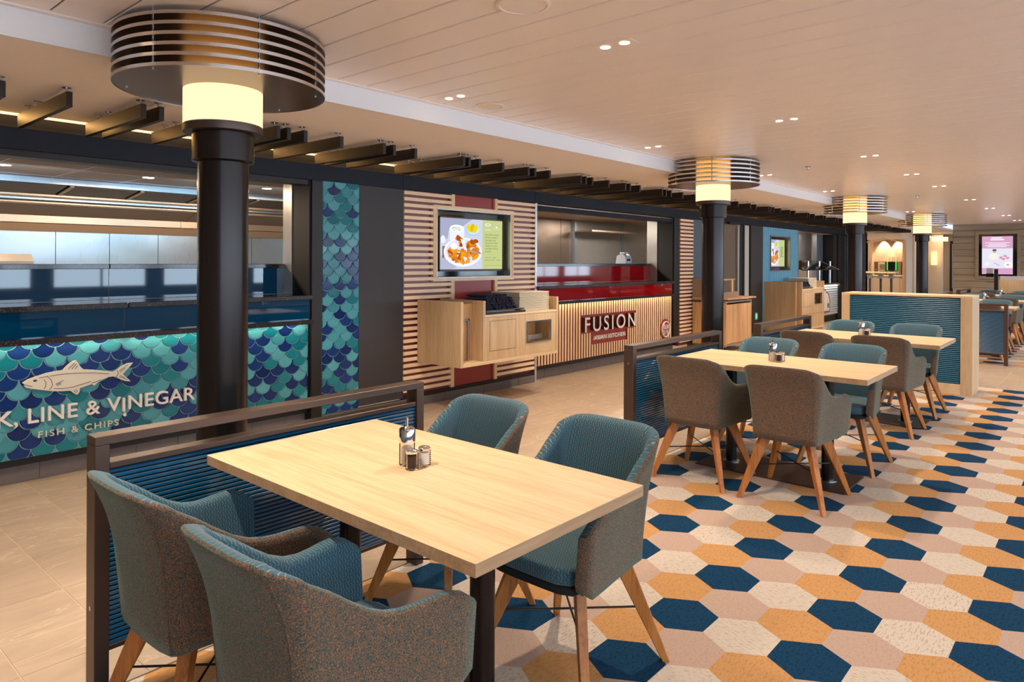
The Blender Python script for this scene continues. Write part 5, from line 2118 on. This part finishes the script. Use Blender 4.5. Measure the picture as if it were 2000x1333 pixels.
def top_h(i):
    p = shell_path(0.62)
    x, y = p[i]
    if x > -0.165:
        q = (0.252 - x) / 0.417
        h = 0.642 - 0.016 * smooth01(q * 2.2)
        h += 0.125 * smooth01((q - 0.50) / 0.52) ** 1.5
        # rounded front corner
        rr = 0.055
        d = x - (0.252 - rr)
        if d > 0:
            h -= rr - math.sqrt(max(0, rr * rr - d * d))
        return h
    # around the back: big round shoulders
    hb = 0.225
    s = max(0.0, (abs(y) - 0.13) / (hb - 0.13))
    return 0.822 - 0.070 * (1 - math.sqrt(max(0, 1 - min(1, s) ** 2.0)))


TOPS = [top_h(i) for i in range(NP)]
for _ in range(2):
    TOPS = [TOPS[0]] + [(TOPS[i - 1] + 2 * TOPS[i] + TOPS[i + 1]) / 4 for i in range(1, NP - 1)] + [TOPS[-1]]
BOT = []
for i in range(NP):
    x, y = shell_path(0.4)[i]
    b = 0.372 + 0.012 * smooth01((x + 0.1) / 0.3)
    d = x - (0.252 - 0.03)
    if d > 0:
        b += 0.03 - math.sqrt(max(0, 0.0009 - d * d))
    BOT.append(b)


def make_chair():
    t = thing('armchair', (0, 0, 0), '', 'chair')
    NZ = 10

    def offs(pts, d):
        out = []
        n = len(pts)
        for i in range(n):
            a = pts[max(0, i - 1)]
            b = pts[min(n - 1, i + 1)]
            tx, ty = b[0] - a[0], b[1] - a[1]
            l = math.hypot(tx, ty) or 1
            out.append((pts[i][0] + ty / l * d, pts[i][1] - tx / l * d))
        return out
    rows = []

    def row(frac, d, dz=0.0, zfix=None):
        r = []
        cache = []
        for i in range(NP):
            z = BOT[i] + (TOPS[i] - BOT[i]) * frac + dz if zfix is None else max(zfix, BOT[i])
            p = shell_path(z)
            o = offs(p, d)[i]
            r.append((o[0], o[1], z))
        return r
    TH = 0.042
    outer = [row(0.0, 0.010, 0.0)] + [row(k / NZ, 0.0) for k in range(0, NZ)]
    outer += [row(0.985, 0.0), row(1.0, 0.004, 0.002), row(1.0, 0.011, 0.006)]
    inner = [row(1.0, 0.011, 0.006), row(1.0, 0.022, 0.006), row(1.0, TH - 0.005, 0.0), row(0.97, TH)]
    inner += [row(k / NZ, TH) for k in range(NZ - 1, 0, -1)]
    inner += [row(0.0, TH - 0.006)]

    def grid(rows, name, mat, uvm):
        v = [p for r in rows for p in r]
        f = []
        for a in range(len(rows) - 1):
            for i in range(NP - 1):
                f.append((a * NP + i, (a + 1) * NP + i, (a + 1) * NP + i + 1, a * NP + i + 1))
        return v, f
    # uv by arc length
    base = shell_path(0.55)
    s = [0.0]
    for i in range(1, NP):
        s.append(s[-1] + math.hypot(base[i][0] - base[i - 1][0], base[i][1] - base[i - 1][1]))
    v, f = grid(outer, 'o', None, None)
    # end caps closing the arm fronts
    nO = len(v)
    vi, fi = grid(inner, 'i', None, None)
    capf = []
    allv = v + vi
    for e in (0, NP - 1):
        o_col = [a * NP + e for a in range(1, len(outer))]
        i_col = [nO + a * NP + e for a in range(len(inner) - 1, -1, -1)]
        n_ = min(len(o_col), len(i_col))
        for k in range(n_ - 1):
            a, b = o_col[int(k * (len(o_col) - 1) / (n_ - 1))], o_col[int((k + 1) * (len(o_col) - 1) / (n_ - 1))]
            c, d = i_col[int(k * (len(i_col) - 1) / (n_ - 1))], i_col[int((k + 1) * (len(i_col) - 1) / (n_ - 1))]
            capf.append((a, b, d, c) if e == 0 else (a, c, d, b))
    o1 = mesh_obj('outer_shell', allv, f + capf, 'tweed', t, True)
    # drop unused verts by bmesh
    b_ = bmesh.new()
    b_.from_mesh(o1.data)
    bmesh.ops.delete(b_, geom=[q for q in b_.verts if not q.link_faces], context='VERTS')
    bmesh.ops.recalc_face_normals(b_, faces=b_.faces[:])
    b_.to_mesh(o1.data)
    b_.free()
    uv = []
    for r in inner:
        for i, p in enumerate(r):
            uv.append((s[i], p[2]))
    o2 = mesh_obj('inner_padding', vi, fi, 'teal_pattern', t, True, uvs=uv)
    b_ = bmesh.new()
    b_.from_mesh(o2.data)
    bmesh.ops.recalc_face_normals(b_, faces=b_.faces[:])
    b_.to_mesh(o2.data)
    b_.free()
    # stitched seam piping at the back corners
    for sg_ in (0, 1):
        i = 14 if sg_ == 0 else NP - 15
        g = G()
        prev_ = None
        for k in range(0, 13):
            z = BOT[i] + (TOPS[i] - BOT[i]) * k / 12 * 0.97
            p = offs(shell_path(z), -0.0008)[i]
            q = (p[0], p[1], z)
            if prev_:
                g.tube(prev_, q, 0.0016, 5)
            prev_ = q
        g.obj('seam', 'tweed', t)
    # seat cushion
    def pad(name, mat, z0, z1, grow, xf, r, dome=0.0):
        v, f, uv_ = [], [], []
        nx_, ny_ = 10, 10
        hb, hf, xb = 0.152 + grow, 0.200 + grow, -0.168 - grow
        prof = [(z0, 0.0), (z0 + r, 1.0), (z1 - r, 1.0), (z1 - r * 0.3, 0.7), (z1, 0.0)]
        ring = []
        n = 24
        pts = []
        per = [(xb, -hb), (xf, -hf), (xf, hf), (xb, hb)]
        out = []
        for e in range(4):
            a, b = per[e], per[(e + 1) % 4]
            for k in range(6):
                t_ = k / 6
                out.append((a[0] + (b[0] - a[0]) * t_, a[1] + (b[1] - a[1]) * t_))
        cr = []
        for (x, y) in out:
            cr.append((x, y))
        n = len(cr)
        # soften corners
        for _ in range(2):
            cr = [((cr[i - 1][0] + 3 * cr[i][0] + cr[(i + 1) % n][0]) / 5, (cr[i - 1][1] + 3 * cr[i][1] + cr[(i + 1) % n][1]) / 5) for i in range(n)]
        for (z, g_) in prof:
            ins = r * (1 - g_)
            for (x, y) in cr:
                v.append((x * (1 - ins / 0.2), y * (1 - ins / 0.2), z))
                uv_.append((y, x + z))
        for a in range(len(prof) - 1):
            for i in range(n):
                j = (i + 1) % n
                f.append((a * n + i, a * n + j, (a + 1) * n + j, (a + 1) * n + i))
        top = (len(prof) - 1) * n
        v.append((0.02, 0, z1 + dome))
        uv_.append((0, 0.02 + z1))
        for i in range(n):
            f.append((top + i, top + (i + 1) % n, len(v) - 1))
        f.append(tuple(range(n))[::-1])
        return mesh_obj(name, v, f, mat, t, True, uvs=uv_)
    pad('seat_cushion', 'teal_pattern', 0.405, 0.462, 0.0, 0.258, 0.012, 0.006)
    pad('seat_base', 'seat_base_fabric', 0.374, 0.404, 0.0, 0.246, 0.006)
    # legs
    for sx in (-1, 1):
        for sy in (-1, 1):
            top = Vector((sx * 0.125, sy * 0.130, 0.376))
            foot = Vector((sx * 0.247, sy * 0.247, 0.0))
            ang = math.atan2(sy, sx)
            u_ = Vector((math.cos(ang), math.sin(ang), 0))
            w_ = Vector((-math.sin(ang), math.cos(ang), 0))
            v = []
            for (c, a, b) in ((top, 0.034, 0.018), (top + (foot - top) * 0.35, 0.027, 0.0165), (foot, 0.0135, 0.0125)):
                for (p, q) in ((-1, -1), (1, -1), (1, 1), (-1, 1)):
                    v.append(c + u_ * (a * p) + w_ * (b * q))
            f = [(0, 3, 2, 1), (8, 9, 10, 11)]
            for k in (0, 4):
                for i in range(4):
                    j = (i + 1) % 4
                    f.append((k + i, k + j, k + 4 + j, k + 4 + i))
            lg = mesh_obj('leg', v, f, 'leg_oak', t)
            b_ = bmesh.new()
            b_.from_mesh(lg.data)
            bmesh.ops.bevel(b_, geom=b_.edges[:], offset=0.0025, segments=1, affect='EDGES')
            bmesh.ops.recalc_face_normals(b_, faces=b_.faces[:])
            b_.to_mesh(lg.data)
            b_.free()
    for sy in (-1, 1):
        z = 0.205 + 0.006 * sy
        k = (0.376 - z) / 0.376
        x_ = 0.125 + 0.122 * k - 0.008
        y_ = 0.130 + 0.117 * k - 0.008
        G().tube((-x_, -sy * y_, z), (x_, sy * y_, z), 0.0038, 8).obj('cross_bar', 'dark_rod', t)
    return t


ch0 = make_chair()
chk = [(c, kids(c)) for c in kids(ch0)]
CH = [
    (0.995, 1.46, 0, 'big tweed-backed armchair in the bottom left foreground, nearest the camera'),
    (0.995, 2.08, 0, 'tweed-backed armchair at the left of the front table, beside the near divider'),
    (2.00, 1.465, PI, 'teal-fronted armchair at the right corner of the front table'),
    (2.00, 2.085, PI, 'teal-fronted armchair behind the front table, next to the stone floor'),
    (4.35, 1.485, 0, 'tweed armchair seen from behind at the second table, nearer to the aisle'),
    (4.35, 2.085, 0, 'tweed armchair seen from behind at the second table, nearer to the divider'),
    (5.31, 1.465, PI, 'teal-fronted armchair across the second table, nearer to the aisle'),
    (5.31, 2.085, PI, 'teal-fronted armchair across the second table, nearer to the divider'),
    (6.62, 1.49, 0, 'tweed armchair at the third table with its whole arm showing by the aisle'),
    (6.62, 2.09, 0, 'tweed armchair at the third table, half hidden behind teal chair backs'),
    (7.59, 1.49, PI, 'teal-fronted armchair between the third table and the booth screen, at the aisle'),
    (7.59, 2.09, PI, 'teal-fronted armchair between the third table and the booth screen, left one'),
    (12.68, 1.50, 0, 'brown-backed armchair behind the cross divider, at the nearest far table'),
    (12.68, 2.10, 0, 'hidden brown-backed armchair at the nearest far table, behind the booth'),
    (13.76, 1.50, PI, 'armchair across the nearest far table, on its aisle side'),
    (13.76, 2.10, PI, 'armchair across the nearest far table, on its booth side'),
    (15.05, 1.50, 0, 'armchair at the middle far table, back to the camera, aisle side'),
    (15.05, 2.10, 0, 'armchair at the middle far table, back to the camera, booth side'),
    (16.1, 1.50, PI, 'armchair facing the camera across the middle far table, aisle side'),
    (16.1, 2.10, PI, 'armchair facing the camera across the middle far table, booth side'),
    (17.5, 1.50, 0, 'armchair at the farthest table with its back to the camera, right one'),
    (17.5, 2.10, 0, 'armchair at the farthest table with its back to the camera, left one'),
    (18.5, 1.50, PI, 'armchair facing the camera across the farthest table, right one'),
    (18.5, 2.10, PI, 'armchair facing the camera across the farthest table, left one'),
]
for i, (x, y, rz, lb) in enumerate(CH):
    if i == 0:
        ch0.location = (x, y, 0)
        ch0.rotation_euler = (0, 0, rz)
        ch0['label'] = lb
        ch0['group'] = 'armchairs around the tables'
    else:
        dup(ch0, (x, y, 0), rz, lb, 'armchairs around the tables', chk)

# ------------------------------------------------------------------ ceiling fittings
PAIRS = [(0.6, 'a'), (2.9, 'a'), (5.26, 'a'), (7.58, 'a'), (9.47, 'a'), (11.19, 'a'), (13.9, 'a'), (16.35, 'a'), (19.0, 'a'), (21.3, 'a'),
         (0.6, 'b'), (3.155, 'b'), (5.72, 'b'), (8.46, 'b'), (10.96, 'b'), (13.6, 'b'), (16.43, 'b'), (19.6, 'b')]
dl = None
for k, (x, r) in enumerate(PAIRS):
    y = 1.865 if r == 'a' else 3.255
    row = 'over the tables' if r == 'a' else 'beside the white fascia'
    idx = k + 1 if r == 'a' else k - 9
    lab = 'twin recessed downlight %s, %s from the camera' % (row, ['nearest', 'second', 'third', 'fourth', 'fifth', 'sixth', 'seventh', 'eighth', 'ninth', 'tenth'][idx - 1])
    if dl is None:
        dl = thing('twin_downlight', (x, y, CEIL), lab, 'light')
        G().box(-0.05, 0.05, -0.11, 0.11, -0.0015, 0.001).obj('trim_plate', 'white_ceiling', dl)
        for s in (-0.055, 0.055):
            G().lathe([(0.025, -0.003), (0.022, -0.0018)], 16, 0, s).obj('lamp_lens', 'downlight_glow', dl)
        dlk = [(c, kids(c)) for c in kids(dl)]
        dl['group'] = 'twin downlights in the plank ceiling'
    else:
        dup(dl, (x, y, CEIL), 0, lab, 'twin downlights in the plank ceiling', dlk)
    spot('downlight_beam', (x, y, CEIL - 0.02), 104 if r == 'a' else 84, WARM, 2.0, 0.75, 0.05)
# rows nearer the windows, outside the frame
for i in range(6):
    spot('downlight_beam', (0.6 + i * 3.2, -0.6, CEIL - 0.02), 90, WARM, 2.0, 0.75, 0.05)
    spot('downlight_beam', (0.6 + i * 3.2, -2.8, CEIL - 0.02), 78, WARM, 2.0, 0.75, 0.05)
# added spots below the soffit, no fittings, brightening the walkway and counter fronts
for i in range(7):
    spot('soffit_fill', (1.0 + i * 2.7, 3.95, SOFF - 0.02), 85, WARM, 1.8, 0.7, 0.05)
for k, (x, y, r, lab) in enumerate(((2.193, 1.859, 0.115, 'large round ceiling speaker at the top edge of the photo'), (3.491, 3.255, 0.10, 'round ceiling speaker near the white fascia'))):
    s = thing('ceiling_speaker', (x, y, CEIL), lab, 'speaker')
    G().lathe([(r, -0.001), (r, -0.004), (r * 0.88, -0.007), (r * 0.86, -0.003), (0, -0.003)], 36).obj('rim', 'white_ceiling', s, True)
    G().lathe([(r * 0.85, -0.0045), (0.0, -0.006)], 36).obj('grille', 'white_soffit', s, True)
for k, (x, y) in enumerate(((8.0, 2.6), (12.6, 2.4))):
    s = thing('sprinkler_head', (x, y, CEIL), ['small sprinkler head in the ceiling beyond the second column', 'small sprinkler head in the ceiling beyond the third column'][k], 'sprinkler')
    G().lathe([(0.03, -0.001), (0.028, -0.006), (0.008, -0.008), (0.006, -0.03)], 16).obj('body', 'rod_metal', s, True)
    G().lathe([(0.016, -0.034), (0.016, -0.031)], 12).obj('deflector', 'rod_metal', s)
